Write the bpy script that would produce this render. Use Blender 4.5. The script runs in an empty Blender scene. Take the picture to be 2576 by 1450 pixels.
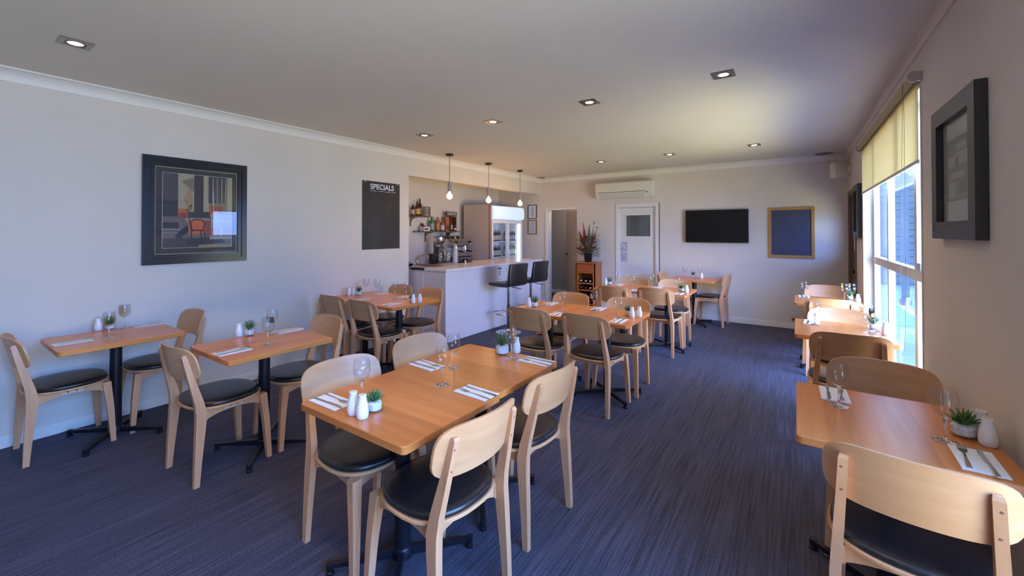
import bpy, bmesh, math, random
from mathutils import Vector, Matrix
random.seed(7)
PI = math.pi
R = math.radians
S = bpy.context.scene
C = S.collection

# ------------------------------------------------------------------ camera, world, exposure
W, L, H = 5.27, 8.0, 2.7          # room: left wall x=0, right wall x=W, back wall y=L
FRONT = -2.6                      # wall behind the camera
cd = bpy.data.cameras.new('camera'); cam = bpy.data.objects.new('camera', cd); C.objects.link(cam)
cam.location = (4.6238, 0, 1.5315)
cam.rotation_euler = (R(90) + 0.0099, 0.0007, 0.6076)
cd.sensor_width = 36; cd.sensor_fit = 'HORIZONTAL'
cd.lens = 1049.46 / 2576 * 36
cd.shift_x = 15.5 / 2576
cd.shift_y = -(725 - 573.44) / 2576
cd.clip_start = 0.02; cd.clip_end = 200
S.camera = cam

wd = bpy.data.worlds.new('sky'); S.world = wd; wd.use_nodes = True
nt = wd.node_tree; bg = nt.nodes['Background']
# hazy bright horizon, deep blue and strong higher up
_tc = nt.nodes.new('ShaderNodeTexCoord'); _sp = nt.nodes.new('ShaderNodeSeparateXYZ'); _cr = nt.nodes.new('ShaderNodeValToRGB')
nt.links.new(_tc.outputs['Generated'], _sp.inputs[0]); nt.links.new(_sp.outputs[2], _cr.inputs['Fac']); nt.links.new(_cr.outputs['Color'], bg.inputs['Color'])
_e = _cr.color_ramp.elements
SKY = [(0.0, (0.045, 0.070, 0.100)), (0.15, (0.060, 0.095, 0.16)), (0.30, (0.10, 0.21, 0.52)), (0.55, (0.22, 0.46, 1.0)), (1.0, (0.22, 0.46, 1.0))]
while len(_e) < len(SKY): _e.new(0.5)
for _k, (_p, _c) in enumerate(SKY): _e[_k].position = _p; _e[_k].color = (*_c, 1)
bg.inputs['Strength'].default_value = 10.5

S.view_settings.view_transform = 'Standard'
S.view_settings.look = 'None'
S.view_settings.gamma = 1
S.view_settings.use_curve_mapping = False
S.view_settings.exposure = 0.14

def daylight(name, loc, rot, sx, sy, power, col=(0.60, 0.68, 1.0), spread=150):
    ld = bpy.data.lights.new(name, 'AREA'); ld.shape = 'RECTANGLE'
    ld.size = sx; ld.size_y = sy; ld.energy = power; ld.color = col; ld.spread = R(spread)
    o = bpy.data.objects.new(name, ld); C.objects.link(o)
    o.location = loc; o.rotation_euler = rot
    return o
# area lamps outside the two right-wall windows: blue ones stand in for sky light
# and added warm lamps tilted up, standing in for light off the ground
daylight('sky_near_window', (W + 2.4, 0.3, 2.5), (R(68), 0, R(90)), 4.2, 1.9, 270, (0.13, 0.37, 1.0), 115)
daylight('ground_fill_near_window', (W + 1.2, 0.3, 0.10), (R(120), 0, R(90)), 3.8, 1.3, 135, (1.0, 0.94, 0.40), 140)
daylight('sky_window', (W + 2.3, 3.9, 2.3), (R(70), 0, R(64)), 4.5, 1.8, 520, (0.24, 0.40, 1.0), 125)
daylight('ground_fill_window', (W + 1.7, 4.3, 0.08), (R(116), 0, R(72)), 4.0, 1.6, 260, (1.0, 0.94, 0.34), 130)

# ------------------------------------------------------------------ materials
def mat(name, col, rough=0.5, metal=0.0, **k):
    m = bpy.data.materials.new(name); m.use_nodes = True
    b = m.node_tree.nodes['Principled BSDF']
    b.inputs['Base Color'].default_value = (*col, 1)
    b.inputs['Roughness'].default_value = rough
    b.inputs['Metallic'].default_value = metal
    for kk, v in k.items():
        b.inputs[kk.replace('_', ' ')].default_value = v
    return m
def N(m, t, **k):
    n = m.node_tree.nodes.new(t)
    for a, v in k.items(): setattr(n, a, v)
    return n
def lk(m, a, b): m.node_tree.links.new(a, b)
def bsdf(m): return m.node_tree.nodes['Principled BSDF']
def noise_mix(m, c1, c2, scale=(1, 1, 1), nscale=5, detail=4, lo=0.35, hi=0.65, bump=0.0, bdist=0.002):
    tc = N(m, 'ShaderNodeTexCoord'); mp = N(m, 'ShaderNodeMapping'); mp.inputs['Scale'].default_value = scale
    no = N(m, 'ShaderNodeTexNoise'); no.inputs['Scale'].default_value = nscale; no.inputs['Detail'].default_value = detail
    cr = N(m, 'ShaderNodeValToRGB')
    cr.color_ramp.elements[0].position = lo; cr.color_ramp.elements[0].color = (*c1, 1)
    cr.color_ramp.elements[1].position = hi; cr.color_ramp.elements[1].color = (*c2, 1)
    lk(m, tc.outputs['Object'], mp.inputs['Vector']); lk(m, mp.outputs['Vector'], no.inputs['Vector'])
    lk(m, no.outputs['Fac'], cr.inputs['Fac']); lk(m, cr.outputs['Color'], bsdf(m).inputs['Base Color'])
    if bump:
        bp = N(m, 'ShaderNodeBump'); bp.inputs['Strength'].default_value = bump; bp.inputs['Distance'].default_value = bdist
        lk(m, no.outputs['Fac'], bp.inputs['Height']); lk(m, bp.outputs['Normal'], bsdf(m).inputs['Normal'])
    return m
def emit(name, col, s):
    m = mat(name, col, 0.5)
    bsdf(m).inputs['Emission Color'].default_value = (*col, 1)
    bsdf(m).inputs['Emission Strength'].default_value = s
    return m
def thin_glass(name, tint=(1, 1, 1), base=0.04, edge=0.75, rough=0.0):
    m = bpy.data.materials.new(name); m.use_nodes = True; t = m.node_tree; t.nodes.remove(bsdf(m))
    tr = N(m, 'ShaderNodeBsdfTransparent'); tr.inputs['Color'].default_value = (*tint, 1)
    gl = N(m, 'ShaderNodeBsdfGlossy'); gl.inputs['Roughness'].default_value = rough
    lw = N(m, 'ShaderNodeLayerWeight'); lw.inputs['Blend'].default_value = 0.25
    mr = N(m, 'ShaderNodeMapRange'); mr.inputs['To Min'].default_value = base; mr.inputs['To Max'].default_value = edge
    mx = N(m, 'ShaderNodeMixShader')
    pw = N(m, 'ShaderNodeMath', operation='POWER'); pw.inputs[1].default_value = 1.8; lk(m, lw.outputs['Facing'], pw.inputs[0]); lk(m, pw.outputs[0], mr.inputs['Value']); lk(m, mr.outputs['Result'], mx.inputs['Fac'])
    lk(m, tr.outputs[0], mx.inputs[1]); lk(m, gl.outputs[0], mx.inputs[2])
    lk(m, mx.outputs[0], t.nodes['Material Output'].inputs['Surface'])
    return m

M = {}
M['wall'] = noise_mix(mat('wall_paint', (0.68, 0.61, 0.54), 0.75), (0.67, 0.60, 0.53), (0.70, 0.63, 0.555), nscale=1.2)
M['ceiling'] = noise_mix(mat('ceiling_paint', (0.66, 0.61, 0.54), 0.8), (0.65, 0.60, 0.53), (0.68, 0.63, 0.56), nscale=0.8)
M['trim'] = mat('trim_paint', (0.76, 0.73, 0.69), 0.45)
M['door_paint'] = mat('door_paint', (0.72, 0.69, 0.63), 0.4)
M['bar'] = mat('bar_laminate', (0.66, 0.61, 0.66), 0.35)
M['bar_top'] = mat('bar_top_laminate', (0.72, 0.66, 0.64), 0.22)
M['black_frame'] = mat('black_frame', (0.012, 0.012, 0.014), 0.25)
M['black_metal'] = mat('black_metal', (0.012, 0.012, 0.018), 0.35, 0.3)
M['leather'] = noise_mix(mat('black_vinyl', (0.012, 0.011, 0.012), 0.33), (0.010, 0.009, 0.010), (0.018, 0.016, 0.017), nscale=60, bump=0.15, bdist=0.001)
M['leather'].node_tree.nodes['Principled BSDF'].inputs['Specular IOR Level'].default_value = 0.6
M['chrome'] = mat('chrome', (0.75, 0.75, 0.77), 0.12, 1.0)
M['steel'] = mat('brushed_steel', (0.6, 0.6, 0.6), 0.28, 1.0)
M['cutlery'] = mat('cutlery_steel', (0.62, 0.62, 0.60), 0.2, 1.0)
M['napkin'] = mat('paper_napkin', (0.82, 0.82, 0.84), 0.8)
M['ceramic'] = mat('white_ceramic', (0.80, 0.80, 0.80), 0.12)
M['dark_hole'] = mat('dark_hole', (0.02, 0.02, 0.02), 0.6)
M['glass'] = thin_glass('window_glass', (0.98, 0.99, 1.0), 0.04, 0.4)
M['wine_bowl'] = thin_glass('wine_glass_bowl', (0.975, 0.98, 0.985), 0.025, 0.55)
M['solid_glass'] = mat('solid_glass', (1, 1, 1), 0.02, 0, Transmission_Weight=1.0, IOR=1.45)
M['picture_glass'] = thin_glass('picture_glass', (0.97, 0.97, 0.97), 0.03, 0.40)
M['leaf'] = noise_mix(mat('succulent_leaf', (0.05, 0.14, 0.04), 0.4), (0.035, 0.11, 0.035), (0.10, 0.24, 0.07), nscale=25)
M['pebble'] = noise_mix(mat('white_pebbles', (0.75, 0.75, 0.78), 0.5), (0.62, 0.62, 0.66), (0.92, 0.92, 0.94), nscale=90)
M['plastic_white'] = mat('white_plastic', (0.70, 0.68, 0.60), 0.35)
M['screen'] = mat('tv_screen', (0.004, 0.003, 0.003), 0.12)
M['white_paper'] = mat('white_paper', (0.7, 0.7, 0.74), 0.8)
M['ink'] = mat('black_ink', (0.02, 0.02, 0.03), 0.6)
M['brass_dark'] = mat('dark_bronze', (0.05, 0.035, 0.03), 0.35, 0.8)
M['concrete'] = noise_mix(mat('lamp_concrete', (0.35, 0.30, 0.32), 0.8), (0.33, 0.28, 0.29), (0.42, 0.36, 0.38), nscale=30)

def wood(name, c1, c2, axis='x', rough=0.35, plank=0.0, g=1.0):
    """procedural timber, grain along `axis`, optional plank-to-plank tone change"""
    m = mat(name, c1, rough)
    tc = N(m, 'ShaderNodeTexCoord'); oi = N(m, 'ShaderNodeObjectInfo')
    mp = N(m, 'ShaderNodeMapping')
    sc = {'x': (1.5, 26, 26), 'y': (26, 1.5, 26), 'z': (26, 26, 1.5)}[axis]
    mp.inputs['Scale'].default_value = sc
    ad = N(m, 'ShaderNodeVectorMath', operation='MULTIPLY_ADD')
    lk(m, oi.outputs['Random'], ad.inputs[0]); ad.inputs[1].default_value = (3.1, 2.3, 1.7)
    lk(m, tc.outputs['Object'], ad.inputs[2])
    lk(m, ad.outputs[0], mp.inputs['Vector'])
    no = N(m, 'ShaderNodeTexNoise'); no.inputs['Scale'].default_value = 1.0 * g; no.inputs['Detail'].default_value = 5
    no.inputs['Distortion'].default_value = 0.6
    lk(m, mp.outputs['Vector'], no.inputs['Vector'])
    cr = N(m, 'ShaderNodeValToRGB'); e = cr.color_ramp.elements
    e[0].position = 0.33; e[0].color = (*c2, 1); e[1].position = 0.62; e[1].color = (*c1, 1)
    lk(m, no.outputs['Fac'], cr.inputs['Fac'])
    out = cr.outputs['Color']
    if plank:
        sp = N(m, 'ShaderNodeSeparateXYZ'); lk(m, tc.outputs['Object'], sp.inputs[0])
        dv = N(m, 'ShaderNodeMath', operation='DIVIDE'); dv.inputs[1].default_value = plank
        lk(m, sp.outputs['X' if axis == 'y' else 'Y'], dv.inputs[0])
        ad2 = N(m, 'ShaderNodeMath', operation='MULTIPLY_ADD'); lk(m, oi.outputs['Random'], ad2.inputs[0]); ad2.inputs[1].default_value = 17.3
        fl = N(m, 'ShaderNodeMath', operation='FLOOR'); lk(m, dv.outputs[0], fl.inputs[0])
        lk(m, fl.outputs[0], ad2.inputs[2])
        wn = N(m, 'ShaderNodeTexWhiteNoise', noise_dimensions='1D'); lk(m, ad2.outputs[0], wn.inputs['W'])
        mr = N(m, 'ShaderNodeMapRange'); mr.inputs['To Min'].default_value = 0.88; mr.inputs['To Max'].default_value = 1.12
        lk(m, wn.outputs['Value'], mr.inputs['Value'])
        mu = N(m, 'ShaderNodeVectorMath', operation='SCALE'); lk(m, out, mu.inputs[0]); lk(m, mr.outputs['Result'], mu.inputs['Scale'])
        out = mu.outputs[0]
    lk(m, out, bsdf(m).inputs['Base Color'])
    return m
M['table_wood'] = wood('table_oak', (0.66, 0.235, 0.060), (0.58, 0.195, 0.048), 'y', 0.26, plank=0.102)
M['ply_x'] = wood('chair_plywood', (0.66, 0.355, 0.170), (0.59, 0.300, 0.135), 'x', 0.40, g=0.7)
M['beech'] = wood('chair_beech', (0.65, 0.335, 0.170), (0.57, 0.28, 0.135), 'z', 0.42)
M['pine'] = wood('varnished_pine', (0.50, 0.14, 0.025), (0.40, 0.10, 0.018), 'z', 0.3)
M['board_pine'] = wood('board_frame_pine', (0.50, 0.25, 0.07), (0.42, 0.20, 0.05), 'z', 0.4)
M['brown_door'] = wood('brown_door_timber', (0.13, 0.045, 0.02), (0.08, 0.028, 0.014), 'z', 0.35)
M['plug'] = mat('dowel_plug', (0.20, 0.11, 0.06), 0.6)

def carpet():
    m = mat('striped_carpet', (0.03, 0.03, 0.04), 0.85)
    b = bsdf(m)
    b.inputs['Sheen Weight'].default_value = 0.06
    b.inputs['Sheen Roughness'].default_value = 0.5
    b.inputs['Sheen Tint'].default_value = (0.55, 0.62, 1.0, 1)
    tc = N(m, 'ShaderNodeTexCoord')
    def nz(sc, ns, det):
        mp = N(m, 'ShaderNodeMapping'); mp.inputs['Scale'].default_value = sc
        no = N(m, 'ShaderNodeTexNoise'); no.inputs['Scale'].default_value = ns; no.inputs['Detail'].default_value = det
        lk(m, tc.outputs['Object'], mp.inputs['Vector']); lk(m, mp.outputs['Vector'], no.inputs['Vector']); return no
    a = nz((95, 2.2, 1), 1, 3); c = nz((230, 110, 1), 1, 2); d = nz((11, 0.3, 1), 1, 2)
    m1 = N(m, 'ShaderNodeMath', operation='MULTIPLY_ADD'); lk(m, a.outputs['Fac'], m1.inputs[0]); m1.inputs[1].default_value = 0.50
    m2 = N(m, 'ShaderNodeMath', operation='MULTIPLY'); lk(m, c.outputs['Fac'], m2.inputs[0]); m2.inputs[1].default_value = 0.50
    lk(m, m2.outputs[0], m1.inputs[2])
    m3 = N(m, 'ShaderNodeMath', operation='MULTIPLY_ADD'); lk(m, d.outputs['Fac'], m3.inputs[0]); m3.inputs[1].default_value = 0.17; lk(m, m1.outputs[0], m3.inputs[2])
    cr = N(m, 'ShaderNodeValToRGB'); e = cr.color_ramp.elements
    e[0].position = 0.44; e[0].color = (0.008, 0.007, 0.010, 1)
    e[1].position = 0.74; e[1].color = (0.078, 0.074, 0.112, 1)
    lk(m, m3.outputs[0], cr.inputs['Fac']); lk(m, cr.outputs['Color'], b.inputs['Base Color'])
    bp = N(m, 'ShaderNodeBump'); bp.inputs['Strength'].default_value = 0.6; bp.inputs['Distance'].default_value = 0.004
    lk(m, m1.outputs[0], bp.inputs['Height']); lk(m, bp.outputs['Normal'], b.inputs['Normal'])
    return m
M['carpet'] = carpet()

# ------------------------------------------------------------------ mesh helpers
class MB:
    """collects shapes into one bmesh"""
    def __init__(s): s.bm = bmesh.new(); s.mi = 0
    def _tag(s, n0):
        s.bm.faces.ensure_lookup_table()
        for f in s.bm.faces[n0:]: f.material_index = s.mi
    def box(s, x0, x1, y0, y1, z0, z1, bev=0.0, seg=2):
        n0 = len(s.bm.faces)
        vs = [s.bm.verts.new((x, y, z)) for z in (z0, z1) for y in (y0, y1) for x in (x0, x1)]
        fs = [s.bm.faces.new([vs[i] for i in q]) for q in ((0, 2, 3, 1), (4, 5, 7, 6), (0, 1, 5, 4), (2, 6, 7, 3), (0, 4, 6, 2), (1, 3, 7, 5))]
        if bev:
            ed = list({e for f in fs for e in f.edges})
            bmesh.ops.bevel(s.bm, geom=ed, offset=bev, segments=seg, affect='EDGES', profile=0.5)
        s._tag(n0) if not bev else s._tagall()
        return s
    def _tagall(s):
        if s.mi == 0: return
        for f in s.bm.faces:
            if not f.tag: f.material_index = s.mi
    def mark(s, mi):
        for f in s.bm.faces: f.tag = True
        s.mi = mi; return s
    def loft(s, rings, cap=True, closed=True):
        n0 = len(s.bm.faces)
        rs = [[s.bm.verts.new(p) for p in r] for r in rings]
        n = len(rs[0])
        for a, b in zip(rs, rs[1:]):
            for i in range(n if closed else n - 1):
                j = (i + 1) % n
                s.bm.faces.new((a[i], a[j], b[j], b[i]))
        if cap:
            s.bm.faces.new(list(reversed(rs[0]))); s.bm.faces.new(rs[-1])
        s._tag(n0); return s
    def ring(s, fn, u0, u1, v0, v1, w0, w1, d0, d1):
        """mitred rectangular ring; fn(u, v, d) -> point"""
        n0 = len(s.bm.faces)
        def rect(w, d): return [s.bm.verts.new(fn(u, v, d)) for u, v in ((u0 + w, v0 + w), (u1 - w, v0 + w), (u1 - w, v1 - w), (u0 + w, v1 - w))]
        rs = [rect(w0, d0), rect(w0, d1), rect(w1, d1), rect(w1, d0)]
        for a, b in zip(rs, rs[1:] + rs[:1]):
            for i in range(4):
                j = (i + 1) % 4; s.bm.faces.new((a[i], a[j], b[j], b[i]))
        s._tag(n0); return s
    def lathe(s, prof, c=(0, 0, 0), n=24, axis='z', cap=True):
        rings = []
        for r, z in prof:
            ring = []
            for i in range(n):
                a = 2 * PI * i / n
                u, v = r * math.cos(a), r * math.sin(a)
                if axis == 'z': p = (c[0] + u, c[1] + v, c[2] + z)
                elif axis == 'x': p = (c[0] + z, c[1] + u, c[2] + v)
                else: p = (c[0] + v, c[1] + z, c[2] + u)
                ring.append(p)
            rings.append(ring)
        return s.loft(rings, cap)
    def tube(s, pts, r, n=10, cap=True):
        pts = [Vector(p) for p in pts]; rings = []
        rr = r if isinstance(r, (list, tuple)) else [r] * len(pts)
        up = Vector((0, 0, 1)); prev = None
        for i, p in enumerate(pts):
            d = (pts[min(i + 1, len(pts) - 1)] - pts[max(i - 1, 0)]).normalized()
            if prev is None:
                a = d.cross(up);
                if a.length < 1e-3: a = d.cross(Vector((1, 0, 0)))
            else: a = prev - d * prev.dot(d)
            a.normalize(); prev = a; b = d.cross(a)
            rings.append([p + (a * math.cos(2 * PI * k / n) + b * math.sin(2 * PI * k / n)) * rr[i] for k in range(n)])
        return s.loft(rings, cap)
    def bar(s, sec):
        """loft of rectangles: sec = [(centre, half_x, half_y)]"""
        return s.loft([[(c[0] - a, c[1] - b, c[2]), (c[0] + a, c[1] - b, c[2]), (c[0] + a, c[1] + b, c[2]), (c[0] - a, c[1] + b, c[2])] for c, a, b in sec])
    def prism(s, poly, axis, a, b):
        """extrude 2-D poly between a and b along axis"""
        f = {'x': lambda u, v, t: (t, u, v), 'y': lambda u, v, t: (u, t, v), 'z': lambda u, v, t: (u, v, t)}[axis]
        return s.loft([[f(u, v, t) for u, v in poly] for t in (a, b)])
    def quad(s, *ps):
        n0 = len(s.bm.faces); s.bm.faces.new([s.bm.verts.new(p) for p in ps]); s._tag(n0); return s
    def xf(s, mtx): s.bm.transform(mtx); return s
    def build(s, name, mats, parent=None, smooth=None, label=None):
        bmesh.ops.recalc_face_normals(s.bm, faces=s.bm.faces)
        me = bpy.data.meshes.new(name); s.bm.to_mesh(me); s.bm.free()
        if not isinstance(mats, (list, tuple)): mats = [mats]
        for m in mats: me.materials.append(m)
        if smooth is not None:
            for p in me.polygons: p.use_smooth = True
            try: me.set_sharp_from_angle(angle=R(smooth))
            except Exception: pass
        o = bpy.data.objects.new(name, me); C.objects.link(o)
        if parent: o.parent = parent
        if label: o['label'] = label
        return o
def tag(o, label=None, cat=None, group=None, kind=None):
    if label: o['label'] = label
    if cat: o['category'] = cat
    if group: o['group'] = group
    if kind: o['kind'] = kind
    return o
def empty(name, loc=(0, 0, 0), rz=0, label=None, cat=None, group=None):
    o = bpy.data.objects.new(name, None); C.objects.link(o); o.empty_display_size = 0.1
    o.location = loc; o.rotation_euler = (0, 0, rz)
    return tag(o, label, cat, group)
def copy_tree(o, parent=None):
    c = o.copy(); C.objects.link(c)
    if parent: c.parent = parent
    for ch in o.children: copy_tree(ch, c)
    return c
used = set()
def place(proto, x, y, z, rz, label, group=None, scale=None):
    """first use moves the prototype itself, later uses copy it with its parts"""
    if proto.name in used: o = copy_tree(proto)
    else: o = proto; used.add(proto.name)
    o.location = (x, y, z); o.rotation_euler = (0, 0, rz); o['label'] = label
    if group: o['group'] = group
    if scale: o.scale = scale if isinstance(scale, tuple) else (scale,) * 3
    return o
def struct(mb, name, m, label=None, smooth=None):
    o = mb.build(name, m, None, smooth); o['kind'] = 'structure'; o['label'] = label or 'white painted ' + name.replace('_', ' on the ') + ' side'
    return o
def lettering(txt, size, m, parent, mtx, name='lettering', depth=0.001, bold=0.0):
    cu = bpy.data.curves.new(name, 'FONT'); cu.body = txt; cu.size = size; cu.extrude = depth; cu.align_x = 'CENTER'; cu.align_y = 'CENTER'
    cu.offset = bold
    t = bpy.data.objects.new('tmp', cu); C.objects.link(t)
    bpy.context.view_layer.update()
    me = bpy.data.meshes.new_from_object(t.evaluated_get(bpy.context.evaluated_depsgraph_get()))
    bpy.data.objects.remove(t); me.materials.clear(); me.materials.append(m); me.transform(mtx)
    o = bpy.data.objects.new(name, me); C.objects.link(o)
    if parent: o.parent = parent
    return o
# frames for writing on walls: columns = text x, text y, outward normal
def basis(xd, yd, loc):
    x, y = Vector(xd), Vector(yd); z = x.cross(y)
    m = Matrix((x, y, z)).transposed().to_4x4(); m.translation = Vector(loc); return m

# ------------------------------------------------------------------ room shell
T = 0.14
struct(MB().box(-1.3, W + T, FRONT - T, L + T, -0.1, 0.0), 'floor', M['carpet'], 'dark striped carpet over the whole dining room')
struct(MB().box(-1.3, W + T, FRONT - T, L + T, H, H + 0.1), 'ceiling', M['ceiling'], 'painted off-white ceiling with square downlights')
AY = 4.175      # left wall ends here, the bar alcove begins
AH = 2.355
struct(MB().box(-T, 0, FRONT, AY, 0, H).box(-T, 0, AY, L, AH, H), 'wall_left', M['wall'], 'left wall with the header over the bar alcove')
struct(MB().box(-1.29, -1.15, AY - T, L, 0, H).box(-1.15, -T, AY - T, AY, 0, H), 'wall_alcove', M['wall'], 'back wall of the bar alcove')
# back wall with two door openings
D1 = (0.175, 0.885, 2.02); D2 = (1.765, 2.475, 2.02)
b = MB()
b.box(-1.29, D1[0], L, L + T, 0, H).box(D1[0], D1[1], L, L + T, D1[2], H).box(D1[1], D2[0], L, L + T, 0, H)
b.box(D2[0], D2[1], L, L + T, D2[2], H).box(D2[1], W + T, L, L + T, 0, H)
struct(b, 'wall_back', M['wall'], 'back wall with two doorways')
# right wall: window 1 (seen), window 2 (unseen, added beside the camera for its light), brown door near the far corner
WY0, WY1, WZ0, WZ1 = 3.60, 6.35, 0.12, 2.44
DY0, DY1, DZ = 7.08, 7.90, 2.07
V0, V1, VZ0, VZ1 = -1.20, 1.85, 0.30, 2.35
b = MB()
b.box(W, W + T, FRONT, V0, 0, H).box(W, W + T, V0, V1, 0, VZ0).box(W, W + T, V0, V1, VZ1, H).box(W, W + T, V1, WY0, 0, H)
b.box(W, W + T, WY0, WY1, 0, WZ0).box(W, W + T, WY0, WY1, WZ1, H).box(W, W + T, WY1, DY0, 0, H)
b.box(W, W + T, DY0, DY1, DZ, H).box(W, W + T, DY1, L, 0, H)
struct(b, 'wall_right', M['wall'], 'right wall with the long window')
struct(MB().box(-T, W + T, FRONT - T, FRONT, 0, H), 'wall_front', M['wall'], 'wall behind the camera')
b = MB()
for y in (V0, (V0 + V1) / 2 - 0.025, V1 - 0.05): b.box(W + 0.05, W + 0.1, y, y + 0.05, VZ0, VZ1)
b.box(W + 0.05, W + 0.1, V0, V1, VZ0, VZ0 + 0.05).box(W + 0.05, W + 0.1, V0, V1, VZ1 - 0.05, VZ1)
o = struct(b, 'added_window_2', M['trim'], 'unseen near window added to the right wall for daylight')  # out-of-view window, added to bring daylight into the near end
MB().box(W + 0.072, W + 0.078, V0 + 0.05, V1 - 0.05, VZ0 + 0.05, VZ1 - 0.05).build('pane', M['glass'], o)

# cornices (cove mouldings)
def cove(s, n=7):
    pts = [(0, -s), (0, 0), (s, 0), (s, -0.012)]
    for i in range(n + 1):
        a = PI / 2 * i / n
        pts.append((s - 0.008 - (s - 0.02) * math.sin(a), -s + 0.008 + (s - 0.02) * math.cos(a) * 0 - 0 + (s - 0.02) * (1 - math.sin(PI / 2 - a)) * 0 + (s - 0.02) * math.cos(a)))
    pts.append((0.012, -s))
    return pts
CV = cove(0.09)
struct(MB().prism([(u, H + v) for u, v in CV], 'y', FRONT, L - 0.01), 'trim_1', M['trim'], 'white cornice along the left wall', 30)
struct(MB().prism([(L - u, H + v) for u, v in CV], 'x', 0, W), 'trim_2', M['trim'], 'white cornice along the back wall', 30)
CV2 = cove(0.045)
struct(MB().prism([(W - u, H + v) for u, v in CV2], 'y', FRONT, L - 0.01), 'trim_3', M['wall'], 'narrow cornice along the right wall', 30)
# baseboards
struct(MB().box(0, 0.014, FRONT, AY, 0, 0.085, 0.004), 'baseboard_left', M['trim'])
struct(MB().box(D1[1] + 0.06, D2[0] - 0.07, L - 0.014, L, 0, 0.085, 0.004).box(D2[1] + 0.06, W, L - 0.014, L, 0, 0.085, 0.004), 'baseboard_back', M['trim'])
struct(MB().box(W - 0.014, W, V1, WY0, 0, 0.085, 0.004).box(W - 0.014, W, WY1, DY0 - 0.05, 0, 0.085, 0.004), 'baseboard_right', M['trim'])

M['hall_edge'] = wood('brown_edge_timber', (0.26, 0.13, 0.07), (0.18, 0.09, 0.05), 'z', 0.5)
# architraves of the two back doors
def architrave(x0, x1, z, w=0.06, t=0.016):
    b = MB()
    b.box(x0 - w, x0, L - t, L, 0, z + w, 0.003).box(x1, x1 + w, L - t, L, 0, z + w, 0.003).box(x0 - w, x1 + w, L - t - 0.001, L, z, z + w, 0.003)
    b.box(x0 - 0.001, x0 + 0.018, L - 0.005, L + T, 0, z).box(x1 - 0.018, x1 + 0.001, L - 0.005, L + T, 0, z).box(x0, x1, L - 0.005, L + T, z - 0.018, z + 0.001)
    return b
b = MB(); x0, x1, z = D1
b.box(x0 - 0.06, x0, L - 0.016, L, 0, z + 0.03, 0.003).box(x0, x1 + 0.008, L - 0.016, L, z, z + 0.03, 0.003)
b.box(x0 - 0.001, x0 + 0.018, L - 0.005, L + T, 0, z).box(x1 - 0.012, x1 + 0.001, L - 0.003, L + T, 0, z).box(x0, x1, L - 0.005, L + T, z - 0.018, z + 0.001)
struct(b, 'trim_4', M['trim'], 'white architrave of the open doorway')
struct(MB().box(D2[1] + 0.058, D2[1] + 0.072, L - 0.020, L, 0, D2[2] + 0.06, 0.002), 'trim_8', M['hall_edge'], 'brown timber edge right of the cream door')
struct(architrave(*D2), 'trim_5', M['trim'], 'white architrave of the closed door')

# hall beyond the open doorway
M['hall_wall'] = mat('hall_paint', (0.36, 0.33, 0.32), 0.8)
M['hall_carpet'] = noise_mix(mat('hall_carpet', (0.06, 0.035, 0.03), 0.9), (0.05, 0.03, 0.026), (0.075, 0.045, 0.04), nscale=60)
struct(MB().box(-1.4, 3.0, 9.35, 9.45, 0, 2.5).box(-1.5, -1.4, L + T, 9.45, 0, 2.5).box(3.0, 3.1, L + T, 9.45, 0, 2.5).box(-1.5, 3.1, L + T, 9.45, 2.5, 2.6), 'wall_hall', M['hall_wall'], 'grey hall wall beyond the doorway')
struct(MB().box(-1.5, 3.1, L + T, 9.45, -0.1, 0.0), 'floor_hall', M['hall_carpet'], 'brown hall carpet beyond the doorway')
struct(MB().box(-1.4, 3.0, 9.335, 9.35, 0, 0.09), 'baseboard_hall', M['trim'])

hl = empty('hall_fill_lamp', (0.6, 8.75, 2.5), 0, 'unseen round opal ceiling lamp added to light the hall beyond the doorway', 'ceiling lamp')  # out-of-view lamp, added to brighten the dark hall
MB().lathe([(0.0, 0.0), (0.15, 0.0), (0.15, -0.02), (0.12, -0.07), (0.0, -0.09)], n=28, cap=False).build('fill_lamp_shade', emit('fill_lamp_opal', (1.0, 0.9, 0.78), 3), hl, 50)
ld = bpy.data.lights.new('hall_fill_light', 'POINT'); ld.energy = 15; ld.color = (1.0, 0.86, 0.70); ld.shadow_soft_size = 0.12
lo = bpy.data.objects.new('hall_fill_light', ld); C.objects.link(lo); lo.parent = hl; lo.location = (0, 0, -0.2)
# door 1: half open leaf
def door_leaf(w, h, t=0.036, win=None):
    b = MB()
    if not win: b.box(0, w, 0, t, 0, h, 0.002, 1)
    else:
        x0, x1, z0, z1 = win
        b.box(0, x0, 0, t, 0, h).box(x1, w, 0, t, 0, h).box(x0, x1, 0, t, 0, z0).box(x0, x1, 0, t, z1, h)
    return b
ang = math.atan2(0.52, -0.53)
M['hall_door'] = mat('hall_door_paint', (0.50, 0.42, 0.36), 0.45)
d = empty('door_1', (D1[1] - 0.02, L + 0.12, 0.006), ang); d['kind'] = 'structure'; d['label'] = 'half-open hall door in the left doorway'
MB().box(0, 0.72, 0, 0.036, 0, 1.99, 0.002, 1).build('door_panel', M['hall_door'], d)
b = MB()
for s, y in ((1, 0.036), (-1, 0)):
    b.lathe([(0.026, 0), (0.026, s * 0.01), (0.010, s * 0.012), (0.010, s * 0.045)], (0.66, y, 1.02), 16, 'y')
    b.tube([(0.66, y + s * 0.045, 1.02), (0.62, y + s * 0.05, 1.02), (0.55, y + s * 0.048, 1.015)], 0.009)
b.build('door_handle', M['brass_dark'], d, 40)

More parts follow.
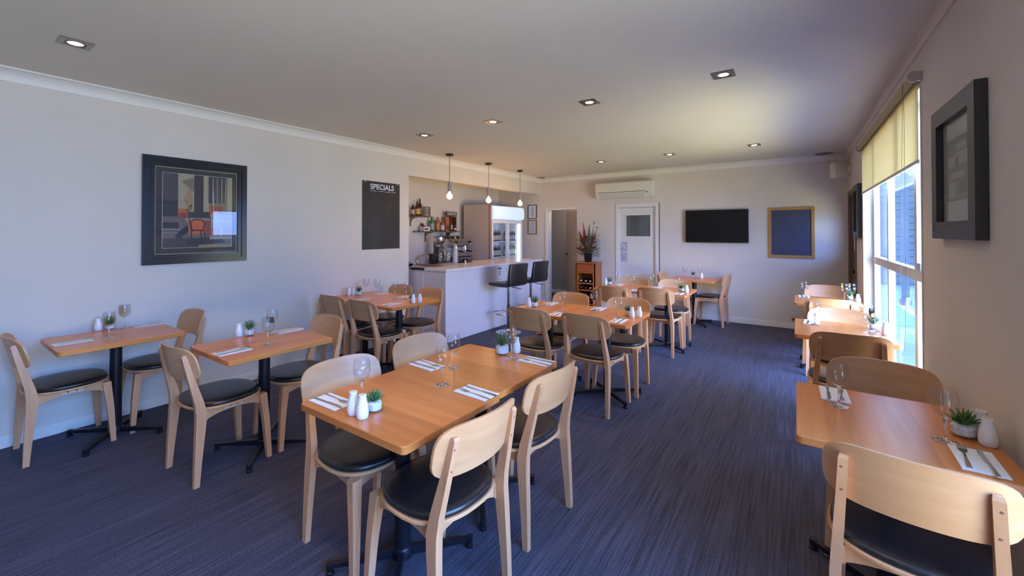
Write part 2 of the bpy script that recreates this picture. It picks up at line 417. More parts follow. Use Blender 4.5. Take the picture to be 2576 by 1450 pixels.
# door 2: closed, with a small window and two notices
d = empty('door_2', (D2[0] + 0.02, L + 0.03, 0.006)); d['kind'] = 'structure'; d['label'] = 'closed cream door with a small window'
dw = D2[1] - D2[0] - 0.04
door_leaf(dw, 1.99, win=(0.115, dw - 0.09, 1.44, 1.845)).build('door_panel', M['door_paint'], d)
b = MB(); x0, x1, z0, z1 = 0.115, dw - 0.09, 1.44, 1.845
b.box(x0 - 0.02, x0, -0.008, 0.0, z0 - 0.02, z1 + 0.02).box(x1, x1 + 0.02, -0.008, 0, z0 - 0.02, z1 + 0.02).box(x0, x1, -0.008, 0, z0 - 0.02, z0).box(x0, x1, -0.008, 0, z1, z1 + 0.02)
b.build('window_bead', M['trim'], d)
MB().box(x0, x1, 0.015, 0.021, z0, z1).build('pane', mat('door_window_glass', (0.10, 0.11, 0.10), 0.05, 0, Specular_IOR_Level=0.9), d)
b = MB()
for z in (0.25, 0.95, 1.70): b.lathe([(0.008, -0.045), (0.008, 0.045)], (dw + 0.012, -0.006, z), 10)
b.build('hinge', M['brass_dark'], d)
M['notice'] = noise_mix(mat('notice_print', (0.4, 0.4, 0.45), 0.6), (0.25, 0.26, 0.34), (0.62, 0.62, 0.66), (1, 1, 3), nscale=14)
for k, (z0, z1) in enumerate(((1.15, 1.33), (0.95, 1.145))):
    o = MB().box(1.790, 1.925, L + 0.0265, L + 0.030, z0, z1).build('notice', M['notice'])
    tag(o, ['grey printed notice stuck on the cream door, the upper one', 'grey printed notice stuck on the cream door, the lower one'][k], 'notice')

# brown door in the right wall, near the far corner
d = empty('door_4', (0, 0, 0)); d['kind'] = 'structure'; d['label'] = 'brown timber entrance door at the far end of the right wall'
b = MB(); X0 = W + 0.03
gy0, gy1, gz0 = DY0 + 0.2, DY1 - 0.2, 1.25
b.box(X0, X0 + 0.04, DY0 + 0.03, gy0, 0.01, DZ - 0.03).box(X0, X0 + 0.04, gy1, DY1 - 0.03, 0.01, DZ - 0.03)
b.box(X0, X0 + 0.04, gy0, gy1, 0.01, gz0)
# arched head above the light
cy = (gy0 + gy1) / 2; rr = (gy1 - gy0) / 2; zc = 1.66
poly = [(gy0, DZ - 0.03), (gy0, zc)] + [(cy - rr * math.cos(PI * i / 12), zc + rr * math.sin(PI * i / 12)) for i in range(13)] + [(gy1, DZ - 0.03)]
b.prism(poly, 'x', X0, X0 + 0.04)
for y0, y1 in ((DY0 + 0.12, cy - 0.03), (cy + 0.03, DY1 - 0.12)):
    b.box(X0 - 0.012, X0, y0, y1, 0.2, 0.62, 0.006).box(X0 - 0.012, X0, y0, y1, 0.72, 1.12, 0.006)
b.build('door_panel', M['brown_door'], d)
b = MB()
b.prism([(gy0, gz0), (gy0, zc)] + [(cy - rr * math.cos(PI * i / 12), zc + rr * math.sin(PI * i / 12)) for i in range(13)] + [(gy1, gz0)], 'x', X0 + 0.016, X0 + 0.022)
b.build('pane', thin_glass('door_light_glass', (0.8, 0.85, 0.9), 0.1, 0.6, 0.1), d)
MB().lathe([(0.022, 0), (0.022, -0.01), (0.009, -0.012), (0.009, -0.035), (0.024, -0.045), (0.026, -0.06), (0.0, -0.07)], (X0, DY0 + 0.09, 1.0), 16, 'x', False).build('door_knob', M['brass_dark'], d, 40)
b = MB()
b.box(W - 0.014, W, DY0 - 0.045, DY0, 0, DZ + 0.045).box(W - 0.014, W, DY1, DY1 + 0.045, 0, DZ + 0.045).box(W - 0.015, W, DY0, DY1, DZ, DZ + 0.045)
b.box(W - 0.004, W + T, DY0, DY0 + 0.028, 0, DZ).box(W - 0.004, W + T, DY1 - 0.028, DY1, 0, DZ).box(W - 0.004, W + T, DY0, DY1, DZ - 0.028, DZ)
struct(b, 'trim_6', wood('brown_architrave', (0.20, 0.13, 0.10), (0.15, 0.10, 0.075), 'z', 0.5), 'brown architrave of the entrance door')

# window 1: aluminium/timber frame, transom, far jamb, pull cord blind
FX = W + 0.085
MY = 3.98                                                   # mullion
b = MB()
b.box(FX, FX + 0.05, WY0, WY0 + 0.05, WZ0, WZ1, 0.003).box(FX, FX + 0.05, WY1 - 0.06, WY1, WZ0, WZ1, 0.003)
b.box(FX, FX + 0.05, WY0, WY1, WZ1 - 0.05, WZ1, 0.003).box(FX, FX + 0.05, WY0, WY1, WZ0, WZ0 + 0.06, 0.003)
b.box(FX, FX + 0.055, MY + 0.28, MY + 0.36, WZ0, WZ1, 0.003).box(FX - 0.005, FX + 0.055, WY0, WY1, 1.17, 1.25, 0.003)
b.box(FX + 0.0, FX + 0.05, 5.42, 5.47, WZ0, WZ1, 0.003)
b.box(W - 0.006, W + T, WY0 + 0.0005, WY0 + 0.012, WZ0, WZ1).box(W - 0.006, W + T, WY1 - 0.012, WY1 - 0.0005, WZ0, WZ1)
win = struct(b, 'window_1', M['trim'], 'tall window with white frame in the right wall')
MB().box(FX + 0.022, FX + 0.027, WY0 + 0.04, WY1 - 0.04, WZ0 + 0.05, WZ1 - 0.04).build('pane', M['glass'], win)
MB().box(W - 0.03, FX + 0.01, WY0 - 0.02, WY1 + 0.02, WZ0 - 0.03, WZ0, 0.005).build('window_sill', M['trim'], win)
b = MB()
b.box(FX - 0.03, FX - 0.005, 3.90, 4.02, 1.25, 1.275, 0.004).box(FX - 0.045, FX - 0.03, 3.93, 4.0, 1.262, 1.315, 0.004)
b.build('window_latch', M['steel'], win)
# roller blind
M['blind'] = mat('blind_fabric', (0.80, 0.74, 0.56), 0.8)
bt = M['blind'].node_tree; tl = bt.nodes.new('ShaderNodeBsdfTranslucent'); tl.inputs[0].default_value = (0.60, 0.50, 0.29, 1)
mx = bt.nodes.new('ShaderNodeMixShader'); mx.inputs[0].default_value = 0.6
bt.links.new(bt.nodes['Principled BSDF'].outputs[0], mx.inputs[1]); bt.links.new(tl.outputs[0], mx.inputs[2]); bt.links.new(mx.outputs[0], bt.nodes['Material Output'].inputs['Surface'])
bl = empty('roller_blind', (W - 0.035, 5.0, 2.5), 0, 'cream roller blind pulled a third down over the right-hand window', 'blind')
MB().lathe([(0.024, -1.40), (0.024, 1.33)], (0, 0, 0), 20, 'y').build('roller', M['blind'], bl, 40)
MB().box(0.021, 0.0225, -1.38, 1.31, -0.52, 0.0).build('blind_fabric', M['blind'], bl)
MB().box(0.014, 0.029, -1.38, 1.31, -0.54, -0.515, 0.004).build('bottom_rail', M['plastic_white'], bl)
for y in (-1.41, 1.34):
    MB().lathe([(0.0, -0.012), (0.034, -0.012), (0.034, 0.008), (0.012, 0.010), (0.0, 0.012)], (0, y, 0), 20, 'y', False).box(0.0, 0.034, y - 0.01, y + 0.006, -0.03, 0.03).build('bracket', M['steel'], bl, 40)
cp = [(-0.005, -1.30, 0.0)] + [(0.0, -1.30 - 0.0 * t, -0.2 * t) for t in range(1, 8)]
cp += [(0.0, -1.28, -1.62), (0.0, -1.24, -1.76), (0.0, -1.18, -1.80), (0.0, -1.12, -1.74)] + [(0.0, -1.11 - 0.02 * t, -1.6 + 0.2 * t) for t in range(8)] + [(0.0, -1.26, 0.0)]
MB().tube([(x - 0.03, y, z) for x, y, z in cp], 0.0011, 6).build('pull_cord', mat('cord_olive', (0.25, 0.22, 0.14), 0.7), bl)

# ------------------------------------------------------------------ outside, seen through the window
M['paving'] = wood('grey_blue_decking', (0.30, 0.33, 0.40), (0.24, 0.27, 0.34), 'x', 0.7, plank=0.14)
M['white_board'] = mat('grey_weatherboard', (0.20, 0.20, 0.20), 0.6)
struct(MB().box(W + T, 16, -6, 26, -0.25, -0.08), 'floor_verandah', M['paving'], 'pale blue-grey decking outside the window')
struct(MB().box(W + T, W + T + 0.62, FRONT, L + 0.5, 2.46, 2.50), 'trim_7', M['trim'], 'unseen eave soffit added outside the windows to block high sky')  # unseen eave, added to keep high sky light off the window tables
b = MB(); b.box(6.35, 12.0, 17.0, 17.2, -0.1, 3.2)
for k in range(16): b.box(6.35, 12.0, 16.985, 17.0, 0.2 * k, 0.2 * k + 0.17)
tag(b.build('outbuilding', M['white_board']), 'pale weatherboard building outside beyond the window', 'building')
for k, (x, y) in enumerate(((6.55, 9.6), (6.6, 12.6))):
    o = empty('verandah_post', (x, y, -0.08), 0, ['pale verandah post outside, the nearer one seen through the window', 'pale verandah post outside, the farther one seen through the window'][k], 'post')
    MB().box(-0.06, 0.06, -0.06, 0.06, 0, 2.9, 0.01).build('post', M['white_board'], o)
    MB().box(-0.09, 0.09, -0.09, 0.09, 0, 0.12, 0.01).build('post_base', M['white_board'], o)
M['garden'] = noise_mix(mat('garden_leaf', (0.08, 0.2, 0.04), 0.5), (0.05, 0.14, 0.03), (0.16, 0.30, 0.07), nscale=8)
M['petal_white'] = mat('white_petals', (0.85, 0.85, 0.82), 0.6)
pl = empty('flowering_shrub', (6.12, 7.75, -0.08), 0, 'green shrub with white flowers outside the window', 'shrub')
b = MB(); rnd = random.Random(3)
def leafquad(b, c, d, ln, wd):
    d = Vector(d).normalized(); sde = d.cross(Vector((0, 0, 1)));
    if sde.length < 1e-3: sde = Vector((1, 0, 0))
    sde.normalize(); c = Vector(c); up = sde.cross(d)
    b.quad(c, c + d * ln * 0.5 + sde * wd + up * wd * 0.3, c + d * ln, c + d * ln * 0.5 - sde * wd + up * wd * 0.3)
for i in range(26):
    a = rnd.uniform(0, 2 * PI); h = rnd.uniform(0.5, 1.0)
    tip = (0.16 * math.cos(a) * h, 0.16 * math.sin(a) * h, h)
    b.tube([(0, 0, 0), (tip[0] * 0.4, tip[1] * 0.4, h * 0.6), tip], 0.005, 5)
    for k in range(9):
        leafquad(b, (tip[0] * rnd.uniform(.6, 1), tip[1] * rnd.uniform(.6, 1), h * rnd.uniform(0.55, 1)), (rnd.uniform(-1, 1), rnd.uniform(-1, 1), rnd.uniform(-.2, .8)), 0.13, 0.03)
b.build('foliage', M['garden'], pl)
for c in ((-0.10, -0.08, 0.95), (0.06, -0.1, 1.08), (-0.02, 0.1, 1.0), (0.12, 0.0, 0.9)):
    b = MB()
    for k in range(9):
        a = 2 * PI * k / 9; leafquad(b, c, (math.cos(a), math.sin(a), 0.5), 0.06, 0.022)
    b.build('flower', M['petal_white'], pl)

# ------------------------------------------------------------------ dining chair
def superell(a, b, n, k, z, cx=0, cy=0):
    out = []
    for i in range(k):
        t = 2 * PI * i / k; c, s = math.cos(t), math.sin(t)
        out.append((cx + a * math.copysign(abs(c) ** (2 / n), c), cy + b * math.copysign(abs(s) ** (2 / n), s), z))
    return out
def make_chair():
    t = empty('dining_chair', (0, 0, 0), 0, '', 'chair', 'blond dining chairs with black seats')
    MB().loft([superell(0.228 + d, 0.219 + d, 2.5, 48, z, 0, 0.0) for d, z in ((-0.004, 0.437), (0, 0.440), (0, 0.449), (-0.003, 0.452))]).build('seat_panel', M['ply_x'], t, 40)
    MB().loft([superell(0.219 + d, 0.210 + d, 2.45, 48, z, 0, 0.0) for d, z in ((-0.004, 0.450), (0.0, 0.455), (0.001, 0.467), (-0.006, 0.476), (-0.03, 0.481), (-0.09, 0.484), (-0.17, 0.485))]).build('seat_cushion', M['leather'], t, 60)
    # curved plywood backrest
    nx, nz = 25, 9; hw, hh, th = 0.228, 0.105, 0.0055
    def bp(u, v, side):
        x = hw * u; hz = hh * max(0.0, 1 - abs(u) ** 5.5) ** (1 / 3.2) * 1.0
        z = 0.731 + hz * v + 0.005 * (1 - u * u)
        y = -0.272 + 0.060 * u * u - 0.24 * (z - 0.72) + side * th
        return (x, y, z)
    us = [math.sin(PI / 2 * (-1 + 2 * i / (nx - 1))) for i in range(nx)]
    b = MB(); grids = []
    for side in (-1, 1):
        g = [[b.bm.verts.new(bp(u, -1 + 2 * j / (nz - 1), side)) for j in range(nz)] for u in us]
        for i in range(nx - 1):
            for j in range(nz - 1):
                b.bm.faces.new((g[i][j], g[i + 1][j], g[i + 1][j + 1], g[i][j + 1]))
        grids.append(g)
    g0, g1 = grids
    for i in range(nx - 1):
        for j in (0, nz - 1): b.bm.faces.new((g0[i][j], g0[i + 1][j], g1[i + 1][j], g1[i][j]))
    for i in (0, nx - 1):
        for j in range(nz - 1): b.bm.faces.new((g0[i][j], g0[i][j + 1], g1[i][j + 1], g1[i][j]))
    bmesh.ops.remove_doubles(b.bm, verts=b.bm.verts, dist=1e-5)
    b.build('backrest', M['ply_x'], t, 35)
    for s in (-1, 1):
        # rear leg and back post in one bent piece
        sec = [((s * 0.203, -0.213, 0.0), 0.013, 0.015), ((s * 0.200, -0.205, 0.15), 0.0145, 0.019), ((s * 0.195, -0.190, 0.36), 0.016, 0.026), ((s * 0.191, -0.186, 0.43), 0.016, 0.028),
               ((s * 0.186, -0.197, 0.50), 0.0155, 0.024), ((s * 0.175, -0.240, 0.67), 0.014, 0.017), ((s * 0.168, -0.2675, 0.785), 0.0135, 0.013), ((s * 0.167, -0.2665, 0.797), 0.011, 0.009)]
        lg = MB().bar(sec).build('leg', M['beech'], t, 25)
        for z, y in ((0.755, -0.2733), (0.672, -0.2565)):
            MB().lathe([(0.0045, 0), (0.0045, -0.0025), (0.003, -0.003)], (s * 0.1735, y + 0.001, z), 8, 'y').build('dowel_plug', M['plug'], lg)
        sec = [((s * 0.207, 0.212, 0.0), 0.0145, 0.0145), ((s * 0.196, 0.196, 0.25), 0.019, 0.019), ((s * 0.186, 0.178, 0.41), 0.023, 0.023), ((s * 0.184, 0.176, 0.438), 0.023, 0.023)]
        MB().bar(sec).build('leg', M['beech'], t, 25)
    # apron: arched side rails, front and rear rails
    b = MB()
    def arch(a0, a1, fixed, axis):
        up = [(a0 + (a1 - a0) * i / 10, 0.437) for i in range(11)]
        lo = [(a0 + (a1 - a0) * i / 10, 0.405 - 0.032 * abs(-1 + 2 * i / 10) ** 2.5) for i in range(10, -1, -1)]
        b.prism(up + lo, axis, fixed - 0.009, fixed + 0.009)
    for s in (-1, 1): arch(-0.17, 0.17, s * 0.178, 'x')
    arch(-0.17, 0.17, 0.160, 'y'); arch(-0.18, 0.18, -0.155, 'y')
    b.build('apron', M['beech'], t, 25)
    for s in (-1, 1):
        b = MB(); b.box(s * 0.188 - 0.003, s * 0.188 + 0.003, -0.055, 0.055, 0.412, 0.436).mark(1)
        for y in (-0.022, 0.022): b.lathe([(0.005, -0.0045), (0.005, 0.0045)], (s * 0.188, y, 0.424), 10, 'x')
        b.build('side_block', [mat('pale_block', (0.66, 0.50, 0.36), 0.6), M['dark_hole']], t)
    return t
chair = make_chair()
CH = [  # x, y, heading, label
 (0.285, 0.671, 0, 'blond chair at the far left, on the near side of the leftmost wall table'),
 (0.25, 1.21, 180, 'blond wooden chair at the far side of the leftmost wall table, facing the camera'),
 (1.456, 1.209, 2, 'blond wooden chair with its back turned, near side of the second wall table'),
 (1.46, 1.730, 177, 'blond wooden chair at the far side of the second wall table'),
 (0.4, 2.93, 2, 'blond chair next to the left wall, its back turned, at the table by the bar'),
 (0.965, 2.91, 0, 'blond chair with its back turned, near side of the bar table, further from the wall'),
 (0.37, 3.460, 178, 'blond chair against the left wall on the far side of the bar table'),
 (0.905, 3.460, 176, 'blond chair in front of the bar end panel, far side of the bar table'),
 (2.594, 3.51, 0, 'blond chair with its back turned, left one on the near side of the middle table'),
 (3.16, 3.522, -4, 'blond chair with its back turned, right one on the near side of the middle table'),
 (2.52, 4.07, 178, 'blond chair, far side of the middle table, left one in front of the wine rack'),
 (3.195, 4.06, 182, 'blond chair on the far side of the middle table, right one behind the white shakers'),
 (2.72, 5.4, -3, 'blond chair with its back turned, left one on the near side of the rear table'),
 (3.19, 5.543, -1.8, 'blond chair with its back turned, right one on the near side of the rear table'),
 (2.6, 6.05, 177, 'blond chair on the far side of the rear table, left one before the cream door'),
 (3.189, 6.11, 181, 'blond chair on the far side of the rear table, right one near the potted succulent'),
 (3.457, 7.66, 87, 'blond chair seen side-on at the right end of the table under the television'),
 (2.96, 7.5, -94, 'blond chair beside the cream door, left end of the table under the television'),
 (2.847, 1.335, -93, 'blond chair at the left side of the foreground table, nearest the camera'),
 (2.82, 1.93, -93, 'blond chair at the left side of the foreground table, the farther one'),
 (3.362, 1.312, 86, 'blond chair nearest the camera, right side of the foreground table, feet cut off'),
 (3.351, 1.936, 86, 'blond chair at the right side of the foreground table, second from the camera'),
 (4.945, 2.025, -6.5, 'blond chair in the bottom right corner, large, with its back to the camera'),
 (4.965, 2.70, 175, 'blond chair facing the camera on the far side of the nearest right-hand table'),
 (4.915, 3.93, 2, 'blond chair with its back turned at the near side of the window table'),
 (4.95, 4.5, 185, 'blond chair facing the camera on the far side of the window table'),
 (4.905, 5.70, 3, 'blond chair with its back turned at the farthest right-hand table'),
 (4.96, 6.52, 186, 'blond chair facing the camera at the farthest right-hand table by the back wall'),
]
for x, y, a, lab in CH: place(chair, x, y, 0, R(a), lab, 'blond dining chairs with black seats')

# ------------------------------------------------------------------ pedestal tables
def make_table():
    t = empty('dining_table', (0, 0, 0), 0, '', 'table', 'timber pedestal tables')
    b = MB()
    def rr(w, h, r, z):
        out = []
        for cx, cy, a0 in ((w - r, h - r, 0), (-w + r, h - r, 90), (-w + r, -h + r, 180), (w - r, -h + r, 270)):
            for k in range(6): a = R(a0 + 18 * k); out.append((cx + r * math.cos(a), cy + r * math.sin(a), z))
        return out
    b.loft([rr(0.305 - d, 0.35 - d, 0.022, z) for d, z in ((0.003, 0.717), (0, 0.720), (0, 0.747), (0.003, 0.75))])
    b.build('table_top', M['table_wood'], t, 30)
    MB().lathe([(0.036, 0.02), (0.036, 0.70)], n=24).build('column', M['black_metal'], t, 40)
    b = MB()
    for a in (0, 1):
        b.box(-0.23, 0.23, -0.014, 0.014, 0.703, 0.716).xf(Matrix.Rotation(R(90), 4, 'Z') if not a else Matrix.Identity(4))
    b.lathe([(0.06, 0.695), (0.06, 0.705)], n=20)
    b.build('top_bracket', M['black_metal'], t)
    b = MB(); b.lathe([(0.045, 0.022), (0.045, 0.055), (0.037, 0.07)], n=20)
    for k in range(4):
        a = R(40 + [0, 100, 180, 280][k])
        c, s = math.cos(a), math.sin(a)
        p0 = Vector((0.03 * c, 0.03 * s, 0)); p1 = Vector((0.325 * c, 0.325 * s, 0)); n = Vector((-s, c, 0)) * 0.013
        b.loft([[p0 - n + Vector((0, 0, 0.024)), p0 + n + Vector((0, 0, 0.024)), p0 + n + Vector((0, 0, 0.062)), p0 - n + Vector((0, 0, 0.062))],
                [p1 - n + Vector((0, 0, 0.030)), p1 + n + Vector((0, 0, 0.030)), p1 + n + Vector((0, 0, 0.045)), p1 - n + Vector((0, 0, 0.045))]])
        b.lathe([(0.019, 0.0), (0.019, 0.012), (0.013, 0.016), (0.017, 0.030), (0.017, 0.048)], (0.315 * c, 0.315 * s, 0), 14)
    b.build('cross_base', M['black_metal'], t, 40)
    return t
table = make_table()
TB = {  # centre x, y, rotation, label
 'L1': (0.385, 0.917, 0, 'small timber table under the framed cafe print, leftmost by the left wall'),
 'L2': (1.51, 1.465, 0, 'small timber table, second from the left, standing clear of the left wall'),
 'W1': (0.313, 3.20, 0, 'timber table touching the left wall, wall half of the pair by the bar'),
 'W2': (0.924, 3.20, 0, 'timber table, right half of the pair beside the bar end panel'),
 'M1': (2.545, 3.78, 0, 'timber table, left half of the joined pair in the middle of the room'),
 'M2': (3.157, 3.78, 0, 'timber table, right half of the joined pair in the middle of the room'),
 'B1': (2.598, 5.80, 0, 'timber table, left half of the joined pair before the cream door'),
 'B2': (3.21, 5.80, 0, 'timber table, right half of the joined pair before the cream door'),
 'T': (3.225, 7.52, 90, 'small timber table against the back wall below the television'),
 'F1': (3.105, 1.338, 90, 'timber table in the foreground, near half with the white shakers'),
 'F2': (3.090, 1.949, 90, 'timber table in the foreground, far half with the glass of pebbles'),
 'R1': (4.925, 2.312, 0, 'timber table in the right foreground against the right wall'),
 'R2': (4.915, 4.245, 0, 'timber table beside the window, second along the right wall'),
 'R3': (4.91, 5.955, 0, 'timber table farthest along the right wall, partly hidden by chair backs'),
}
for k, (x, y, a, lab) in TB.items(): place(table, x, y, 0, R(a), lab, 'timber pedestal tables')

# ------------------------------------------------------------------ table settings
TZ = 0.7505
def make_glass():
    t = empty('wine_glass', (0, 0, 0), 0, '', 'wine glass', 'stemmed wine glasses')
    prof = [(0.006, 0.088), (0.018, 0.092), (0.030, 0.104), (0.0375, 0.125), (0.0395, 0.145), (0.0375, 0.168), (0.033, 0.192), (0.0325, 0.193), (0.0365, 0.168), (0.0385, 0.145), (0.0365, 0.125), (0.029, 0.105), (0.017, 0.094), (0.0005, 0.091)]
    MB().lathe(prof, n=28, cap=True).build('bowl', M['wine_bowl'], t, 60)
    MB().lathe([(0.0075, 0.006), (0.0045, 0.012), (0.0038, 0.045), (0.0045, 0.078), (0.0095, 0.091)], n=16).build('stem', M['solid_glass'], t, 60)
    MB().lathe([(0.034, 0.0), (0.035, 0.0015), (0.030, 0.003), (0.012, 0.006), (0.004, 0.010)], n=28).build('foot', M['solid_glass'], t, 60)
    return t
glass = make_glass()
GL = [
 (0.457, 0.861, 'wine glass on the leftmost wall table, in front of the succulent'), (0.13, 1.022, 'wine glass on the leftmost wall table, close to the wall'),
 (1.615, 1.438, 'wine glass near the front edge of the second wall table'), (1.341, 1.60, 'wine glass on the second wall table, behind the other glass'),
 (2.966, 1.213, 'wine glass behind the potted succulent at the near end of the foreground table'), (3.141, 1.566, 'wine glass at the seam in the middle of the foreground table'),
 (3.007, 1.801, 'wine glass on the foreground table, just behind the middle one'), (3.179, 2.139, 'wine glass before the white shaker at the far end of the foreground table'),
 (2.401, 3.916, 'wine glass at the back left corner of the middle table'), (2.746, 3.667, 'wine glass between the chair backs on the middle table, second from left'),
 (2.969, 3.922, 'wine glass on the far side of the middle table, third from left'), (3.308, 3.669, 'wine glass on the right end of the middle table, left of the succulent'),
 (2.45, 5.925, 'wine glass at the left end of the rear table, behind the succulent'), (2.821, 5.58, 'wine glass on the near side of the rear table, second from left'),
 (2.991, 5.889, 'wine glass on the far side of the rear table, third from left'), (3.38, 5.654, 'wine glass on the right end of the rear table, beside the succulent'),
 (3.06, 7.60, 'wine glass on the table under the television, left one'), (3.285, 7.66, 'wine glass on the table under the television, right one'),
 (0.15, 3.33, 'wine glass nearest the wall on the table by the bar'), (0.308, 3.375, 'wine glass second from the wall on the table by the bar'),
 (0.767, 3.276, 'wine glass third from the wall on the table by the bar'), (0.86, 3.36, 'wine glass farthest from the wall on the table by the bar'),
 (4.777, 2.393, 'wine glass standing on the napkin at the left of the nearest right-hand table'), (5.076, 2.22, 'large-looking wine glass beside the succulent on the nearest right-hand table'),
 (4.748, 4.361, 'wine glass at the left edge of the window table'), (5.081, 4.251, 'wine glass on the wall side of the window table, in front'),
 (5.13, 4.345, 'wine glass on the wall side of the window table, behind its twin'), (4.701, 6.10, 'wine glass at the left edge of the farthest right-hand table'),
 (5.07, 6.06, 'wine glass right of centre on the farthest right-hand table, left of the pair'), (5.14, 6.12, 'wine glass nearest the wall on the farthest right-hand table'),
]
for x, y, lab in GL: place(glass, x, y, TZ, random.uniform(0, 6), 'clear stemmed ' + lab, 'stemmed wine glasses')

def make_shaker():
    t = empty('shaker', (0, 0, 0), 0, '', 'shaker', 'white salt and pepper shakers')
    prof = [(0.019, 0.0), (0.0225, 0.003), (0.024, 0.02), (0.0225, 0.045), (0.0165, 0.068), (0.0142, 0.080), (0.0155, 0.086), (0.0150, 0.090), (0.0, 0.0905)]
    MB().lathe(prof, n=24, cap=False).build('shaker_body', M['ceramic'], t, 50)
    b = MB()
    for k in range(5):
        a = 2 * PI * k / 5; b.lathe([(0.0011, 0), (0.0011, 0.0006)], (0.006 * math.cos(a), 0.006 * math.sin(a), 0.0903), 6)
    b.build('pour_hole', M['dark_hole'], t)
    return t
shaker = make_shaker()
SHK = [
 (0.077, 0.876, 'on the leftmost wall table against the wall'), (1.195, 1.43, 'on the second wall table, left of the succulent'),
 (3.062, 1.100, 'on the foreground table near end, farther left of the pair'), (3.125, 1.100, 'on the foreground table near end, nearest the succulent'),
 (3.135, 2.262, 'at the far end of the foreground table behind a wine glass'), (2.342, 3.703, 'at the left end of the middle table'),
 (3.395, 3.775, 'at the right end of the middle table, left of the pair'), (3.442, 3.835, 'at the right end of the middle table, right of the pair'), (2.325, 5.87, 'at the left end of the rear table'),
 (3.468, 5.725, 'at the right end of the rear table'), (3.33, 7.57, 'on the table under the television'),
 (0.10, 3.12, 'on the table by the bar, against the wall, left of the pair'), (0.135, 3.165, 'on the table by the bar, against the wall, next to the succulent'),
 (1.170, 3.185, 'at the outer end of the bar table, left of the pair'), (1.198, 3.255, 'at the outer end of the bar table, right of the pair'),
 (5.195, 2.262, 'on the nearest right-hand table, front one by the wall'), (5.20, 2.350, 'on the nearest right-hand table, rear one by the wall'),
 (5.177, 4.224, 'on the window table beside the glass'), (5.175, 5.95, 'on the farthest right-hand table beside the wall'),
]
for x, y, lab in SHK: place(shaker, x, y, TZ, random.uniform(0, 6), 'white ceramic shaker ' + lab, 'white salt and pepper shakers', 1.08)

def make_planter(kind):
    t = empty('potted_succulent', (0, 0, 0), 0, '', 'potted plant', 'succulents in glass pots')
    r, h = 0.037, 0.062
    MB().lathe([(r - 0.004, 0.0), (r, 0.003), (r, h), (r - 0.002, h), (r - 0.002, 0.006), (0.0, 0.006)], n=28, cap=False).build('glass_pot', M['wine_bowl'], t, 50)
    b = MB(); rnd = random.Random(5 + kind)
    b.lathe([(0.030, 0.007), (0.0335, 0.012), (0.0335, 0.036), (0.026, 0.042), (0.0, 0.044)], n=20, cap=False)
    for i in range(46):
        a = rnd.uniform(0, 2 * PI); rr = rnd.choice((0.030, 0.029, 0.018, 0.022)); z = rnd.uniform(0.012, 0.044) if rr > 0.025 else 0.043
        q = rnd.uniform(0.003, 0.0048); c = (rr * math.cos(a), rr * math.sin(a), z)
        b.lathe([(q * 0.3, -q * 0.8), (q, 0), (q * 0.3, q * 0.8)], c, 6)
    b.build('pebbles', M['pebble'], t)
    b = MB()
    nl = 26 if kind == 0 else 20
    for i in range(nl):
        a = i * 2.4; lean = 0.25 + 0.9 * (i / nl); ln = (0.068 - 0.012 * (i / nl)) if kind == 0 else (0.088 - 0.02 * (i / nl))
        if kind == 1: lean *= 0.75
        d = Vector((math.cos(a) * math.sin(lean), math.sin(a) * math.sin(lean), math.cos(lean)))
        p0 = Vector((0, 0, 0.036)); mid = p0 + d * ln * 0.5 + Vector((0, 0, 0.003)); tip = p0 + d * ln
        b.tube([p0, mid, tip - d * ln * 0.12, tip], [0.003, 0.0046 if kind == 0 else 0.0035, 0.002, 0.0004], 6)
    b.build('succulent', M['leaf'], t, 50)
    return t
pl0, pl1 = make_planter(0), make_planter(1)
PT = [
 (0.082, 0.945, 1, 'leafy succulent on the leftmost wall table by the wall', 0.95), (1.225, 1.49, 1, 'spiky succulent on the second wall table', 1.0),
 (3.105, 1.176, 0, 'bright green succulent beside the shakers on the foreground table', 0.95), (3.075, 2.185, 1, 'succulent in a tall glass of white pebbles, far end of the foreground table', 1.25),
 (2.385, 3.75, 1, 'succulent at the left end of the middle table', 1.0), (3.34, 3.85, 0, 'succulent beside the shakers at the right end of the middle table', 1.0),
 (2.362, 5.935, 1, 'succulent at the left end of the rear table', 1.0), (3.39, 5.79, 0, 'succulent beside the shaker at the right end of the rear table', 0.95),
 (3.18, 7.68, 1, 'succulent on the table under the television', 0.9), (0.19, 3.20, 1, 'spiky succulent by the wall on the table by the bar', 1.0),
 (1.10, 3.235, 0, 'succulent half hidden behind the outer shakers on the bar table', 0.9), (5.144, 2.311, 0, 'low succulent on the nearest right-hand table', 1.05),
 (5.13, 4.42, 1, 'dark succulent behind the glasses on the window table', 1.0), (5.13, 6.20, 1, 'dark succulent behind the glasses on the farthest right-hand table', 0.9),
]
for x, y, k, lab, sc in PT: place((pl0, pl1)[k], x, y, TZ, random.uniform(0, 6), lab, 'succulents in glass pots', sc)

